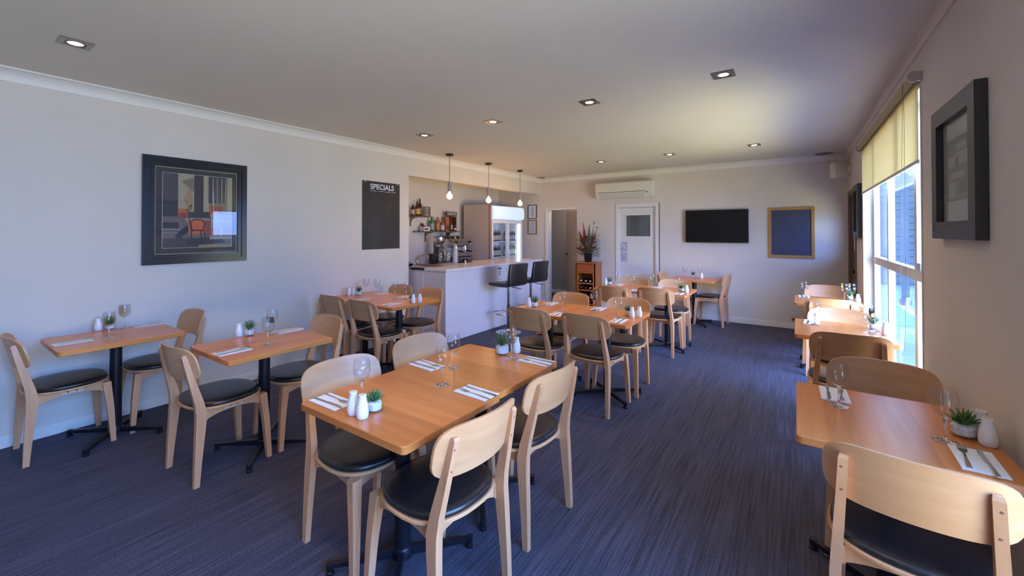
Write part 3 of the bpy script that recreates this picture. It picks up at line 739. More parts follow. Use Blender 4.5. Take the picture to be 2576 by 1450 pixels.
M['napkin_line'] = M['napkin']
napkin = tag(MB().box(-0.055, 0.055, -0.10, 0.10, 0, 0.0022, 0.0008, 1).box(-0.054, 0.055, -0.0985, 0.0985, 0.0024, 0.0042, 0.0008, 1).build('paper_napkin', M['napkin']), '', 'napkin', 'folded white napkins')
def make_fork():
    b = MB()
    path = [(-0.095, 0.0020, 0.0065), (-0.06, 0.0028, 0.0060), (-0.02, 0.0045, 0.0032), (0.02, 0.0040, 0.0030), (0.035, 0.0020, 0.0060), (0.045, 0.0018, 0.0115), (0.062, 0.0030, 0.0120)]
    b.loft([[(-w, y, z), (w, y, z), (w, y, z + 0.0016), (-w, y, z + 0.0016)] for y, z, w in path])
    for i in range(4):
        x = -0.0105 + 0.007 * i
        b.loft([[(x - w, y, z), (x + w, y, z), (x + w, y, z + 0.0014), (x - w, y, z + 0.0014)] for y, z, w in ((0.060, 0.0029, 0.0016), (0.085, 0.0050, 0.0014), (0.098, 0.0085, 0.0007))])
    return tag(b.build('fork', M['cutlery'], None, 40), '', 'fork', 'dinner forks')
def make_knife():
    b = MB()
    b.loft([[(-w, y, 0.0005), (w, y, 0.0005), (w * 0.8, y, h), (-w * 0.8, y, h)] for y, w, h in ((-0.112, 0.005, 0.003), (-0.105, 0.0075, 0.0042), (-0.06, 0.0065, 0.004), (-0.015, 0.0045, 0.004))])
    b.loft([[(-w0, y, 0.0012), (w1, y, 0.0012), (w1, y, 0.0022), (-w0, y, 0.0026)] for y, w0, w1 in ((-0.015, 0.0045, 0.0045), (-0.005, 0.008, 0.005), (0.07, 0.0095, 0.0052), (0.095, 0.006, 0.0052), (0.107, 0.001, 0.0052))])
    return tag(b.build('table_knife', M['cutlery'], None, 40), '', 'knife', 'table knives')
fork, knife = make_fork(), make_knife()
NP = [
 (0.42, 0.68, 0, 'at the near end of the leftmost wall table'), (0.14, 1.165, 180, 'at the far end of the leftmost wall table'),
 (1.60, 1.225, 0, 'at the near side of the second wall table'), (1.32, 1.735, 180, 'at the far side of the second wall table'),
 (2.868, 1.125, -88, 'at the near left corner of the foreground table'), (3.345, 1.585, 90, 'right of centre on the foreground table'),
 (2.845, 1.745, -92, 'at the far left of the foreground table'), (3.335, 2.175, 90, 'at the far right corner of the foreground table'),
 (2.43, 4.00, 180, 'at the back left of the middle table'), (2.76, 3.54, 0, 'at the near left of the middle table'),
 (2.98, 4.01, 180, 'at the back right of the middle table'), (3.345, 3.57, 0, 'at the near right corner of the middle table'),
 (2.475, 5.99, 180, 'at the back left of the rear table'), (2.865, 5.54, 0, 'at the near left of the rear table'),
 (3.03, 5.99, 180, 'at the back right of the rear table'), (3.40, 5.56, 0, 'at the near right corner of the rear table'),
 (0.50, 3.00, 0, 'on the near side of the bar table, wall half'), (0.30, 3.44, 180, 'at the back of the bar table near the wall'),
 (1.03, 3.00, 0, 'on the near side of the bar table, outer half'), (0.75, 3.44, 180, 'at the back of the bar table, outer half'),
 (4.77, 2.545, 180, 'at the far left of the nearest right-hand table'), (5.125, 2.085, 0, 'at the near right of the nearest right-hand table'),
 (4.73, 4.46, 180, 'at the far left of the window table'), (5.10, 4.02, 0, 'at the near right of the window table'),
 (4.70, 6.18, 180, 'at the far left of the farthest right-hand table'), (5.14, 5.75, 0, 'at the near right of the farthest right-hand table'),
]
first = True
for x, y, a, lab in NP:
    j = R(a) + random.uniform(-0.06, 0.06); c, s = math.cos(j), math.sin(j)
    near = lab
    place(napkin, x, y, TZ, j, 'folded white paper napkin ' + near, 'folded white napkins')
    place(fork, x - 0.026 * c - 0.010 * s * -1, y - 0.026 * s + 0.010 * c, TZ + 0.0022, j + random.uniform(-0.1, 0.04), 'steel fork on the napkin ' + near, 'dinner forks')
    place(knife, x + 0.024 * c, y + 0.024 * s, TZ + 0.0043, j + random.uniform(-0.04, 0.06), 'steel table knife on the napkin ' + near, 'table knives')

# ------------------------------------------------------------------ pictures and boards
def frame_x(y0, y1, z0, z1, x, s, w, d, m, parent, name='frame', step=True):
    """picture frame on a wall of constant x; s=+1 faces +X"""
    b = MB()
    def ring(w0, w1, d0, d1): b.ring(lambda u, v, d: (x + s * d, u, v), y0, y1, z0, z1, w0, w1, d0, d1)
    if step:
        ring(0, w * 0.22, 0, d * 0.8); ring(w * 0.2, w * 0.55, 0, d); ring(w * 0.53, w * 0.72, 0, d * 0.66); ring(w * 0.7, w, 0, d * 0.85)
    else: ring(0, w, 0, d)
    return b.build(name, m, parent)
# cafe print on the left wall
y0, y1, z0, z1 = 1.155, 1.985, 1.245, 2.205
pic = empty('framed_print', (0, 0, 0), 0, 'large black framed print of a cafe interior with orange tables, left wall', 'picture')
frame_x(y0, y1, z0, z1, 0.001, 1, 0.085, 0.032, M['black_frame'], pic)
MB().box(0.002, 0.006, y0 + 0.08, y1 - 0.08, z0 + 0.08, z1 - 0.08).build('mat_board', mat('dark_mat', (0.06, 0.058, 0.052), 0.7), pic)
b = MB(); w = 0.088
for a in ((y0 + w, y1 - w, z0 + w, z0 + w + 0.005), (y0 + w, y1 - w, z1 - w - 0.005, z1 - w), (y0 + w, y0 + w + 0.005, z0 + w, z1 - w), (y1 - w - 0.005, y1 - w, z0 + w, z1 - w)):
    b.box(0.006, 0.012, *a)
b.build('inner_fillet', mat('pale_fillet', (0.55, 0.45, 0.36), 0.4), pic)
# the print itself, shapes in flat colours
iy0, iy1, iz0, iz1 = y0 + 0.145, y1 - 0.135, z0 + 0.145, z1 - 0.14
cols = dict(bg=(0.22, 0.19, 0.13), dark=(0.045, 0.040, 0.048), column=(0.07, 0.062, 0.075), cream=(0.42, 0.36, 0.24), ochre=(0.40, 0.25, 0.13), orange=(0.62, 0.13, 0.05), rust=(0.33, 0.07, 0.045), floor=(0.17, 0.14, 0.14), pale=(0.36, 0.34, 0.38), tan=(0.36, 0.22, 0.13), ink=(0.025, 0.018, 0.022), line=(0.5, 0.5, 0.45))
order = list(cols); pm = [mat('print_' + k, v, 0.55) for k, v in cols.items()]
b = MB(); layer = [0.0062]
def shp(c, pts):
    b.mark(order.index(c)); layer[0] += 0.00006
    b.prism([(iy0 + (iy1 - iy0) * u, iz0 + (iz1 - iz0) * v) for u, v in pts], 'x', 0.005, layer[0])
def rc(c, u0, u1, v0, v1): shp(c, [(u0, v0), (u1, v0), (u1, v1), (u0, v1)])
rc('bg', 0, 1, 0, 1); rc('cream', 0.2, 0.46, 0.42, 1); shp('ochre', [(0.28, 0.66), (0.38, 0.86), (0.42, 0.62), (0.36, 0.5)]); shp('bg', [(0.25, 0.9), (0.42, 0.97), (0.44, 0.75)])
rc('column', 0.0, 0.205, 0.62, 1); rc('dark', 0.0, 0.205, 0.34, 0.62); rc('dark', 0.43, 0.565, 0.48, 1); rc('cream', 0.565, 0.65, 0.5, 1); rc('column', 0.64, 0.92, 0.62, 1)
for u in (0.70, 0.77, 0.84, 0.90): rc('cream', u, u + 0.012, 0.55, 0.98)
rc('cream', 0.93, 1, 0.5, 1); rc('bg', 0.66, 0.93, 0.48, 0.62)
rc('floor', 0, 1, 0, 0.42); rc('dark', 0.0, 0.22, 0.26, 0.34); shp('dark', [(0.16, 0.16), (0.36, 0.33), (0.36, 0.23), (0.22, 0.1)]); rc('column', 0.0, 0.5, 0.0, 0.13); shp('dark', [(0.3, 0.1), (0.8, 0.16), (0.9, 0.06), (0.35, 0.02)])
rc('orange', 0.21, 0.335, 0.40, 0.53); rc('rust', 0.21, 0.33, 0.40, 0.47); rc('dark', 0.34, 0.66, 0.41, 0.49); rc('orange', 0.66, 0.8, 0.45, 0.54); rc('rust', 0.68, 0.86, 0.50, 0.58)
shp('pale', [(0.30, 0.40), (0.66, 0.40), (0.68, 0.36), (0.32, 0.35)]); shp('orange', [(0.33, 0.38), (0.37, 0.17), (0.6, 0.2), (0.62, 0.38)]); shp('rust', [(0.58, 0.38), (0.6, 0.17), (0.66, 0.14), (0.68, 0.38)])
rc('pale', 0.68, 1, 0.27, 0.47); rc('line', 0.68, 1, 0.36, 0.375); rc('tan', 0.68, 1, 0.13, 0.27); rc('pale', 0.66, 1, 0.11, 0.145); rc('tan', 0.5, 1, 0.0, 0.035); rc('line', 0.83, 0.85, 0.14, 0.27)
rc('line', 0.0, 0.24, 0.245, 0.25); rc('line', 0.0, 0.2, 0.20, 0.205)
def stroke(c, pts, w=0.008):
    for (u0, v0), (u1, v1) in zip(pts, pts[1:]):
        dx, dy = u1 - u0, v1 - v0; ln = math.hypot(dx, dy) or 1; nx, ny = -dy / ln * w, dx / ln * w
        shp(c, [(u0 - nx, v0 - ny), (u1 - nx, v1 - ny), (u1 + nx, v1 + ny), (u0 + nx, v0 + ny)])
stroke('ink', [(0.36, 0.40), (0.39, 0.24), (0.42, 0.22)]); stroke('ink', [(0.40, 0.24), (0.38, 0.34), (0.42, 0.385), (0.54, 0.385), (0.59, 0.33), (0.56, 0.24)])
stroke('ink', [(0.39, 0.235), (0.57, 0.235)]); stroke('ink', [(0.39, 0.235), (0.40, 0.12)]); stroke('ink', [(0.57, 0.235), (0.60, 0.11)]); stroke('ink', [(0.53, 0.235), (0.54, 0.04)])
stroke('ink', [(0.32, 0.49), (0.37, 0.57), (0.40, 0.59), (0.38, 0.52), (0.35, 0.49)], 0.005)
b.build('print', pm, pic)
b = MB()
for a in ((iy0 - 0.004, iy1 + 0.004, iz0 - 0.004, iz0), (iy0 - 0.004, iy1 + 0.004, iz1, iz1 + 0.004), (iy0 - 0.004, iy0, iz0, iz1), (iy1, iy1 + 0.004, iz0, iz1)): b.box(0.005, 0.0075, *a)
b.build('mat_line', pm[-1], pic)
MB().box(0.0135, 0.0150, y0 + 0.07, y1 - 0.07, z0 + 0.07, z1 - 0.07).build('pane', M['picture_glass'], pic)

# SPECIALS board
sp = empty('specials_board', (0, 0, 0), 0, 'black poster board reading SPECIALS, pinned on the left wall by the bar', 'menu board')
noise_mix(mat('specials_black', (0.03, 0.028, 0.028), 0.38), (0.026, 0.024, 0.024), (0.045, 0.040, 0.038), nscale=4)
MB().box(0.001, 0.006, 3.379, 4.002, 1.301, 2.208, 0.0015, 1).build('board', bpy.data.materials['specials_black'], sp)
Mt = basis((0, 1, 0), (0, 0, 1), (0.0065, 3.70, 2.135))
lettering('SPECIALS', 0.098, M['white_paper'], sp, Mt, bold=0.0022)
b = MB()
for k, (a, c) in enumerate(((3.50, 3.60), (3.62, 3.72), (3.74, 3.83), (3.85, 3.93))):
    b.prism([(a, 2.080 - 0.008 * k * 0), (c, 2.086), (c, 2.079), (a, 2.077)], 'x', 0.005, 0.0072)
b.build('underline', M['white_paper'], sp)
for y in (3.42, 3.96): MB().lathe([(0.008, 0), (0.008, 0.006), (0.003, 0.008)], (0.006, y, 2.195), 12, 'x').build('pin', M['steel'], sp, 40)

# blackboard and television on the back wall
def frame_y(x0, x1, z0, z1, w, d, m, parent, name='frame', y=L):
    b = MB()
    b.ring(lambda u, v, q: (u, y - q, v), x0, x1, z0, z1, 0, w, 0.001, d)
    return b.build(name, m, parent)
bb = empty('blackboard', (0, 0, 0), 0, 'blank blue-black chalkboard in a pine frame, right of the television', 'blackboard')
frame_y(4.256, 4.862, 1.117, 1.918, 0.042, 0.024, M['board_pine'], bb)
MB().box(4.29, 4.83, L - 0.010, L - 0.002, 1.15, 1.885).build('writing_surface', noise_mix(mat('slate', (0.05, 0.06, 0.11), 0.35), (0.045, 0.052, 0.09), (0.058, 0.066, 0.115), nscale=3), bb)
tv = empty('television', (0, 0, 0), 0, 'black flat television on the back wall, switched off', 'television')
MB().box(3.012, 3.986, L - 0.085, L - 0.052, 1.345, 1.909, 0.004).build('casing', M['black_frame'], tv)
MB().box(3.022, 3.976, L - 0.0865, L - 0.0845, 1.362, 1.900).build('screen', M['screen'], tv)
MB().box(3.47, 3.54, L - 0.088, L - 0.06, 1.332, 1.347, 0.003).build('badge', M['steel'], tv)
MB().box(3.25, 3.75, L - 0.055, L - 0.001, 1.45, 1.80).build('wall_mount', M['black_metal'], tv)
# small black power point low on the back wall
sk = empty('power_outlet', (0, 0, 0), 0, 'small dark socket low on the back wall near the corner', 'socket')
MB().box(4.56, 4.66, L - 0.012, L - 0.001, 0.125, 0.175, 0.003).build('plate', mat('grey_plate', (0.25, 0.23, 0.22), 0.5), sk)
MB().box(4.58, 4.60, L - 0.014, L - 0.011, 0.14, 0.16).box(4.62, 4.64, L - 0.014, L - 0.011, 0.14, 0.16).build('socket_hole', M['dark_hole'], sk)

# monochrome pictures on the right wall
M['mono_mat'] = mat('grey_mat', (0.42, 0.43, 0.40), 0.7)
M['mono_d'] = mat('mono_dark', (0.12, 0.12, 0.115), 0.6); M['mono_m'] = mat('mono_mid', (0.18, 0.175, 0.165), 0.6); M['mono_l'] = mat('mono_light', (0.33, 0.325, 0.30), 0.6)
def mono(name, y0, y1, z0, z1, w, label):
    p = empty(name, (0, 0, 0), 0, label, 'picture')
    frame_x(y0, y1, z0, z1, W - 0.001, -1, w, 0.04, mat('charcoal_frame', (0.035, 0.037, 0.042), 0.4), p, step=False)
    MB().box(W - 0.012, W - 0.008, y0 + w, y1 - w, z0 + w, z1 - w).build('mat_board', M['mono_mat'], p)
    b = MB(); a0, a1, c0, c1 = y0 + w + 0.10, y1 - w - 0.06, z0 + w + 0.10, z1 - w - 0.09
    lay = [0.0125]
    def q(mi, u0, u1, v0, v1):
        b.mark(mi); lay[0] += 0.0001; b.box(W - lay[0], W - 0.010, a0 + (a1 - a0) * u0, a0 + (a1 - a0) * u1, c0 + (c1 - c0) * v0, c0 + (c1 - c0) * v1)
    q(1, 0, 1, 0, 1); q(2, 0.05, 0.95, 0.55, 0.75); q(0, 0.45, 0.6, 0.3, 0.7); q(2, 0.2, 0.8, 0.35, 0.45); q(0, 0.1, 0.4, 0.1, 0.3); q(2, 0.6, 0.9, 0.05, 0.3); q(0, 0.62, 0.95, 0.72, 0.95); q(2, 0.1, 0.5, 0.8, 0.9)
    b.build('print', [M['mono_d'], M['mono_m'], M['mono_l']], p)
    MB().box(W - 0.0200, W - 0.0185, y0 + w - 0.004, y1 - w + 0.004, z0 + w - 0.004, z1 - w + 0.004).build('pane', M['picture_glass'], p)
mono('framed_photograph', 2.51, 3.17, 1.495, 2.16, 0.085, 'charcoal framed monochrome photograph on the near part of the right wall')
mono('framed_photograph', 6.48, 7.02, 1.455, 2.11, 0.075, 'charcoal framed monochrome photograph between the window and the brown door')

# certificates by the bar
for k, (z0, z1, m, lab) in enumerate(((1.825, 2.135, M['black_frame'], 'black framed certificate on the back wall behind the bar, upper of two'), (1.478, 1.797, wood('walnut_frame', (0.16, 0.08, 0.05), (0.12, 0.06, 0.04), 'z'), 'brown framed certificate on the back wall behind the bar, lower of two'))):
    p = empty('framed_certificate', (0, 0, 0), 0, lab, 'certificate', 'framed certificates behind the bar')
    frame_y(-0.325, -0.098, z0, z1, 0.014, 0.018, m, p)
    MB().box(-0.312, -0.11, L - 0.008, L - 0.002, z0 + 0.013, z1 - 0.013).build('sheet', M['white_paper'] if k == 0 else mat('cream_sheet', (0.6, 0.52, 0.46), 0.7), p)
    MB().box(-0.25, -0.17, L - 0.0090, L - 0.0078, z0 + 0.05, z1 - 0.04).build('seal', mat('certificate_print', (0.42, 0.46, 0.58), 0.7), p)
# light switch
sw = empty('light_switch', (0, 0, 0), 0, 'small pale light switch on the wall below the certificates', 'switch')
MB().box(-0.295, -0.225, L - 0.009, L - 0.001, 1.16, 1.275, 0.003).build('plate', M['wall'], sw)
MB().box(-0.272, -0.248, L - 0.013, L - 0.008, 1.20, 1.235, 0.002).build('rocker', M['trim'], sw)

# ------------------------------------------------------------------ air conditioner
ac = empty('air_conditioner', (0, 0, 0), 0, 'white split air conditioner high on the back wall', 'air conditioner')
x0, x1, z0, z1 = 1.37, 2.46, 2.185, 2.50
prof = [(L - 0.001, z0 + 0.02), (L - 0.001, z1), (L - 0.17, z1), (L - 0.205, z1 - 0.03), (L - 0.215, z1 - 0.16), (L - 0.205, z1 - 0.225), (L - 0.15, z0), (L - 0.05, z0)]
MB().prism(prof, 'x', x0, x1).build('casing', M['plastic_white'], ac, 35)
MB().box(x0 + 0.05, x1 - 0.12, L - 0.2155, L - 0.208, z1 - 0.212, z1 - 0.200).build('panel_gap', mat('grey_gap', (0.2, 0.2, 0.16), 0.5), ac)
MB().prism([(L - 0.196, z1 - 0.235), (L - 0.158, z0 + 0.010), (L - 0.150, z0 + 0.012), (L - 0.188, z1 - 0.232)], 'x', x0 + 0.06, x1 - 0.15).xf(Matrix.Translation((0, -0.008, -0.002))).build('louvre', mat('louvre_plastic', (0.60, 0.59, 0.52), 0.4), ac)
MB().box(x1 - 0.11, x1 - 0.07, L - 0.214, L - 0.19, z1 - 0.235, z1 - 0.222).build('indicator', M['dark_hole'], ac)

# ------------------------------------------------------------------ ceiling fittings
def make_downlight():
    t = empty('ceiling_downlight', (0, 0, 0), 0, '', 'downlight', 'square recessed ceiling downlights')
    b = MB(); w = 0.075
    for a in ((-w, w, -w, -0.048), (-w, w, 0.048, w), (-w, -0.048, -0.048, 0.048), (0.048, w, -0.048, 0.048)): b.box(*a, -0.006, 0.0, 0.001, 1)
    b.lathe([(0.048, -0.005), (0.048, -0.001), (0.036, -0.001), (0.036, -0.005)], n=28, cap=False)
    b.build('trim_plate', mat('satin_nickel', (0.32, 0.29, 0.26), 0.3, 0.9), t)
    MB().lathe([(0.0, -0.0012), (0.034, -0.0012), (0.034, -0.0042), (0.0, -0.0046)], n=28, cap=False).build('lamp', emit('downlight_lamp', (1.0, 0.80, 0.52), 22), t)
    return t
dl = make_downlight()
DL = [(0.983, 0.588, 'downlight over the leftmost tables, nearest the left edge'), (4.19, 3.45, 'downlight nearest the right wall in the middle row'), (3.107, 3.50, 'downlight second from the right wall in the middle row'), (1.997, 3.54, 'downlight third from the right wall in the middle row'), (0.957, 3.56, 'downlight nearest the bar in the middle row'),
      (1.969, 6.59, 'downlight in the far row, leftmost, before the air conditioner'), (3.066, 6.56, 'downlight in the far row, middle one'), (4.171, 6.50, 'downlight in the far row, nearest the right wall'),
      (2.05, 0.588, 'downlight added out of frame over the foreground table'), (3.107, 0.588, 'downlight added out of frame, just left of the camera'), (4.19, 0.588, 'downlight added out of frame, above the camera')]  # last three are unseen, added to light the near end of the room
for i, (x, y, lab) in enumerate(DL):
    o = place(dl, x, y, H - 0.0005, 0, 'lit square recessed ' + lab, 'square recessed ceiling downlights')
    ld = bpy.data.lights.new('downlight_beam', 'SPOT'); ld.energy = 14; ld.color = (1.0, 0.64, 0.36); ld.spot_size = R(110); ld.spot_blend = 0.9; ld.shadow_soft_size = 0.03
    lo = bpy.data.objects.new('downlight_beam', ld); C.objects.link(lo); lo.parent = o; lo.location = (0, 0, -0.02)
for x, y, lab in ((0.10, 7.80, 'round grey ceiling vent in the corner above the doorway'), (4.97, 7.82, 'round grey ceiling vent in the far right corner')):
    v = empty('ceiling_vent', (x, y, H), 0, lab, 'vent')
    b = MB()
    b.lathe([(0.115, 0.0), (0.115, -0.004), (0.10, -0.010), (0.09, -0.010), (0.085, -0.004)], n=32, cap=False)
    b.build('rim', mat('vent_grey', (0.22, 0.20, 0.18), 0.6), v, 40)
    b = MB(); b.lathe([(0.0, -0.003), (0.085, -0.003)], n=32, cap=False)
    for r_ in (0.02, 0.04, 0.06): b.lathe([(r_, -0.003), (r_, -0.008), (r_ + 0.008, -0.008), (r_ + 0.008, -0.003)], n=28, cap=False)
    b.build('grille', bpy.data.materials['vent_grey'], v)

# pendants over the bar
def make_pendant():
    t = empty('pendant_lamp', (0, 0, 0), 0, '', 'pendant lamp', 'bare bulb pendants over the bar')
    MB().lathe([(0.0, 0.0), (0.055, 0.0), (0.055, -0.022), (0.05, -0.026), (0.0, -0.026)], n=24, cap=False).build('ceiling_rose', M['brass_dark'], t, 40)
    MB().tube([(0, 0, -0.026), (0, 0, -0.425)], 0.0035, 8).build('cord', M['brass_dark'], t)
    MB().lathe([(0.0, -0.405), (0.013, -0.41), (0.014, -0.425), (0.026, -0.430), (0.0285, -0.440), (0.0285, -0.560), (0.0, -0.560)], n=22, cap=False).build('lamp_holder', M['concrete'], t, 40)
    pr = [(0.013, -0.560), (0.016, -0.575), (0.034, -0.600)]
    pr += [(0.0475 * math.cos(R(a)), -0.632 - 0.0475 * math.sin(R(a))) for a in range(-30, 91, 12)]
    MB().lathe(pr, n=22).build('bulb', emit('warm_bulb', (1.0, 0.74, 0.44), 1.9), t, 60)
    return t
pend = make_pendant()
for k, (x, y, lab) in enumerate(((0.365, 4.648, 'lit bare bulb pendant over the bar, nearest the camera'), (0.34, 5.648, 'lit bare bulb pendant over the bar, middle one'), (0.329, 6.648, 'lit bare bulb pendant over the bar, before the drinks fridge end'))):
    o = place(pend, x, y, H, 0, lab, 'bare bulb pendants over the bar')
    ld = bpy.data.lights.new('bulb_light', 'POINT'); ld.energy = 3.2; ld.color = (1.0, 0.50, 0.20); ld.shadow_soft_size = 0.05
    lo = bpy.data.objects.new('bulb_light', ld); C.objects.link(lo); lo.parent = o; lo.location = (0.0, 0, -0.74)

# wall speaker in the far right corner
spk = empty('wall_speaker', (0, 0, 0), 0, 'cream box speaker high in the far right corner', 'speaker')
bx = MB().box(-0.085, 0.085, -0.07, 0.07, -0.11, 0.11, 0.01)
bx.xf(Matrix.Translation((W - 0.13, 7.72, 2.42)) @ Matrix.Rotation(R(25), 4, 'Z')); bx.build('cabinet', M['plastic_white'], spk, 40)
MB().box(-0.072, 0.072, -0.078, -0.069, -0.095, 0.095, 0.004).xf(Matrix.Translation((W - 0.13, 7.72, 2.42)) @ Matrix.Rotation(R(25), 4, 'Z')).build('grille', mat('cream_grille', (0.68, 0.66, 0.55), 0.5), spk, 40)
MB().box(W - 0.045, W, 7.68, 7.78, 2.36, 2.48, 0.004).build('bracket', M['plastic_white'], spk)

# ------------------------------------------------------------------ wine rack with flowers
rk = empty('wine_rack_cabinet', (1.20, 7.83, 0), 0, 'orange pine wine rack cabinet with a drawer, between the two doors', 'cabinet')
hw_, dp, ht = 0.205, 0.16, 0.93
fy = -dp
b = MB()
b.box(-hw_, -hw_ + 0.018, -dp, dp, 0, ht - 0.02).box(hw_ - 0.018, hw_, -dp, dp, 0, ht - 0.02).box(-hw_, hw_, dp - 0.01, dp, 0, ht - 0.02)
b.box(-hw_, -hw_ + 0.045, -dp, -dp + 0.018, 0, ht - 0.02).box(hw_ - 0.045, hw_, -dp, -dp + 0.018, 0, ht - 0.02)
b.box(-hw_ + 0.045, hw_ - 0.045, -dp, -dp + 0.018, ht - 0.035, ht - 0.02).box(-hw_ + 0.045, hw_ - 0.045, -dp, -dp + 0.018, ht - 0.215, ht - 0.19).box(-hw_ + 0.045, hw_ - 0.045, -dp, -dp + 0.018, 0.0, 0.06)
b.build('carcass', M['pine'], rk)
MB().box(-hw_ - 0.035, hw_ + 0.035, -dp - 0.03, dp, ht - 0.02, ht, 0.005).build('cabinet_top', M['pine'], rk)
dr = MB().box(-hw_ + 0.05, hw_ - 0.05, -dp - 0.006, -dp + 0.014, ht - 0.185, ht - 0.04, 0.003).build('drawer', wood('drawer_pine', (0.46, 0.11, 0.02), (0.38, 0.085, 0.015), 'x', 0.3), rk)
MB().lathe([(0.008, 0), (0.008, -0.012), (0.017, -0.018), (0.017, -0.026), (0.0, -0.03)], (0, -dp - 0.006, ht - 0.11), 16, 'y', False).build('drawer_knob', M['pine'], dr, 40)
racks = (0.52, 0.385, 0.25, 0.115)
for z in racks:
    b = MB(); pts = []
    for i in range(19):
        u = -hw_ + 0.05 + (2 * hw_ - 0.1) * i / 18; pts.append((u, z + 0.012 - 0.012 * abs(math.sin(PI * 3 * (i / 18)))))
    b.prism(pts + [(hw_ - 0.05, z - 0.02), (-hw_ + 0.05, z - 0.02)], 'y', -dp, -dp + 0.016)
    b.build('bottle_rail', M['pine'], rk)
    MB().prism(pts + [(hw_ - 0.05, z - 0.02), (-hw_ + 0.05, z - 0.02)], 'y', 0.08, 0.096).build('bottle_rail', M['pine'], rk)
M['bottle_dark'] = mat('dark_bottle_glass', (0.012, 0.016, 0.012), 0.08, 0, Specular_IOR_Level=0.7)
M['capsule_white'] = mat('pale_capsule', (0.6, 0.55, 0.5), 0.35); M['capsule_red'] = mat('red_capsule', (0.20, 0.03, 0.025), 0.35)
def make_wine(cap):
    t = empty('wine_bottle', (0, 0, 0), 0, '', 'bottle', 'wine bottles lying in the rack')
    MB().lathe([(0.0, 0.25), (0.034, 0.245), (0.036, 0.23), (0.036, 0.07), (0.030, 0.05), (0.015, 0.03), (0.0135, 0.0), (0.0135, -0.02)], n=18, axis='y', cap=False).build('bottle_body', M['bottle_dark'], t, 50)
    MB().lathe([(0.0145, 0.02), (0.0150, -0.03), (0.0, -0.032)], n=16, axis='y', cap=False).build('capsule', cap, t, 50)
    return t
wb = [make_wine(M['capsule_white']), make_wine(M['capsule_red'])]
for i, z in enumerate(racks):
    for j in range(3):
        k = 0 if (i == 0 or (i, j) == (1, 2)) else 1
        place(wb[k], 1.20 - 0.098 + 0.098 * j, 7.83 - 0.125, z + 0.041, 0, 'dark wine bottle lying in the pine rack, ' + ['top', 'second', 'third', 'lowest'][i] + ' row, ' + ['left', 'middle', 'right'][j] + ' slot', 'wine bottles lying in the rack')
# flower arrangement
fl = empty('flower_arrangement', (1.205, 7.80, 0.93), 0, 'red flower arrangement in a black pot on the pine wine rack', 'flowers')
MB().lathe([(0.052, 0.0), (0.056, 0.004), (0.072, 0.13), (0.074, 0.135), (0.066, 0.135), (0.06, 0.12), (0.0, 0.12)], n=26, cap=False).build('pot', mat('black_pot', (0.012, 0.013, 0.02), 0.2), fl, 40)
M['stem'] = mat('flower_stem', (0.06, 0.10, 0.03), 0.6); M['red'] = noise_mix(mat('red_petal', (0.5, 0.03, 0.04), 0.5), (0.36, 0.02, 0.03), (0.60, 0.08, 0.08), nscale=40)
M['dry'] = mat('dry_brown', (0.16, 0.08, 0.05), 0.7); M['dkleaf'] = noise_mix(mat('dark_leaf', (0.04, 0.08, 0.03), 0.5), (0.025, 0.055, 0.02), (0.08, 0.13, 0.05), nscale=12); M['silver'] = mat('silver_leaf', (0.32, 0.34, 0.30), 0.6)
rnd = random.Random(11)
fl.scale = (1.27, 0.92, 1.30)
def spike(x, y, z, n, m, w=0.018):
    b = MB(); base = Vector((x * 0.2, y * 0.2, 0.12)); tip = Vector((x, y, z))
    st = MB().tube([base, base.lerp(tip, 0.5) + Vector((0, 0, 0.02)), tip], 0.003, 6).build('stem', M['stem'], fl)
    for i in range(n):
        t_ = 0.55 + 0.45 * i / n; p = base.lerp(tip, t_); a = i * 2.4; s_ = w * (1.15 - 0.7 * (i / n))
        for k in range(3):
            d = Vector((math.cos(a + k * 2.1), math.sin(a + k * 2.1), 0.7)); leafquad(b, p, d, s_ * 1.9, s_ * 0.6)
    b.build('blossom', m, fl)
for a in ((-0.08, -0.02, 0.60), (-0.145, -0.04, 0.47), (-0.06, -0.05, 0.50), (-0.105, -0.07, 0.40)): spike(*a, 12, M['red'], 0.026)
for a in ((0.03, 0.0, 0.58), (0.0, 0.03, 0.55)): spike(*a, 14, M['dkleaf'], 0.016)
for a in ((-0.19, -0.06, 0.22), (-0.15, -0.10, 0.20), (0.10, -0.08, 0.24), (0.02, -0.1, 0.26), (0.15, -0.04, 0.26), (0.13, -0.03, 0.45)): spike(*a, 9, M['red'], 0.022)
for a in ((0.10, 0.0, 0.60), (0.155, -0.02, 0.53)):
    MB().tube([(0.01, 0, 0.12), (a[0] * 0.6, a[1], a[2] * 0.6), a], 0.003, 6).build('stem', M['stem'], fl)
    b = MB()
    for k in range(14):
        q = 2 * PI * k / 14; leafquad(b, a, (math.cos(q), math.sin(q), 0.25), 0.036, 0.007)
    b.lathe([(0.0, -0.008), (0.016, -0.004), (0.018, 0.003), (0.0, 0.006)], a, 12, cap=False).build('seed_head', M['dry'], fl)
b = MB()
for i in range(9):
    x_ = 0.03 + 0.016 * i; b.tube([(0.01 * i * 0.4, 0, 0.12), (x_ * 0.7, 0.01, 0.34), (x_ * 1.0, 0.0, 0.52 - 0.02 * abs(i - 4))], [0.006, 0.008, 0.001], 5)
b.build('silver_foliage', M['silver'], fl)
b = MB()
for i in range(420):
    a = rnd.uniform(0, 2 * PI); r_ = rnd.uniform(0.03, 0.17); z_ = rnd.uniform(0.12, 0.40) - r_ * 0.25
    leafquad(b, (r_ * math.cos(a), r_ * 0.75 * math.sin(a) - 0.0, z_), (math.cos(a), math.sin(a) * 0.7, rnd.uniform(-0.3, 1.0)), rnd.uniform(0.04, 0.075), rnd.uniform(0.010, 0.018))
b.build('foliage', M['dkleaf'], fl)
b = MB()
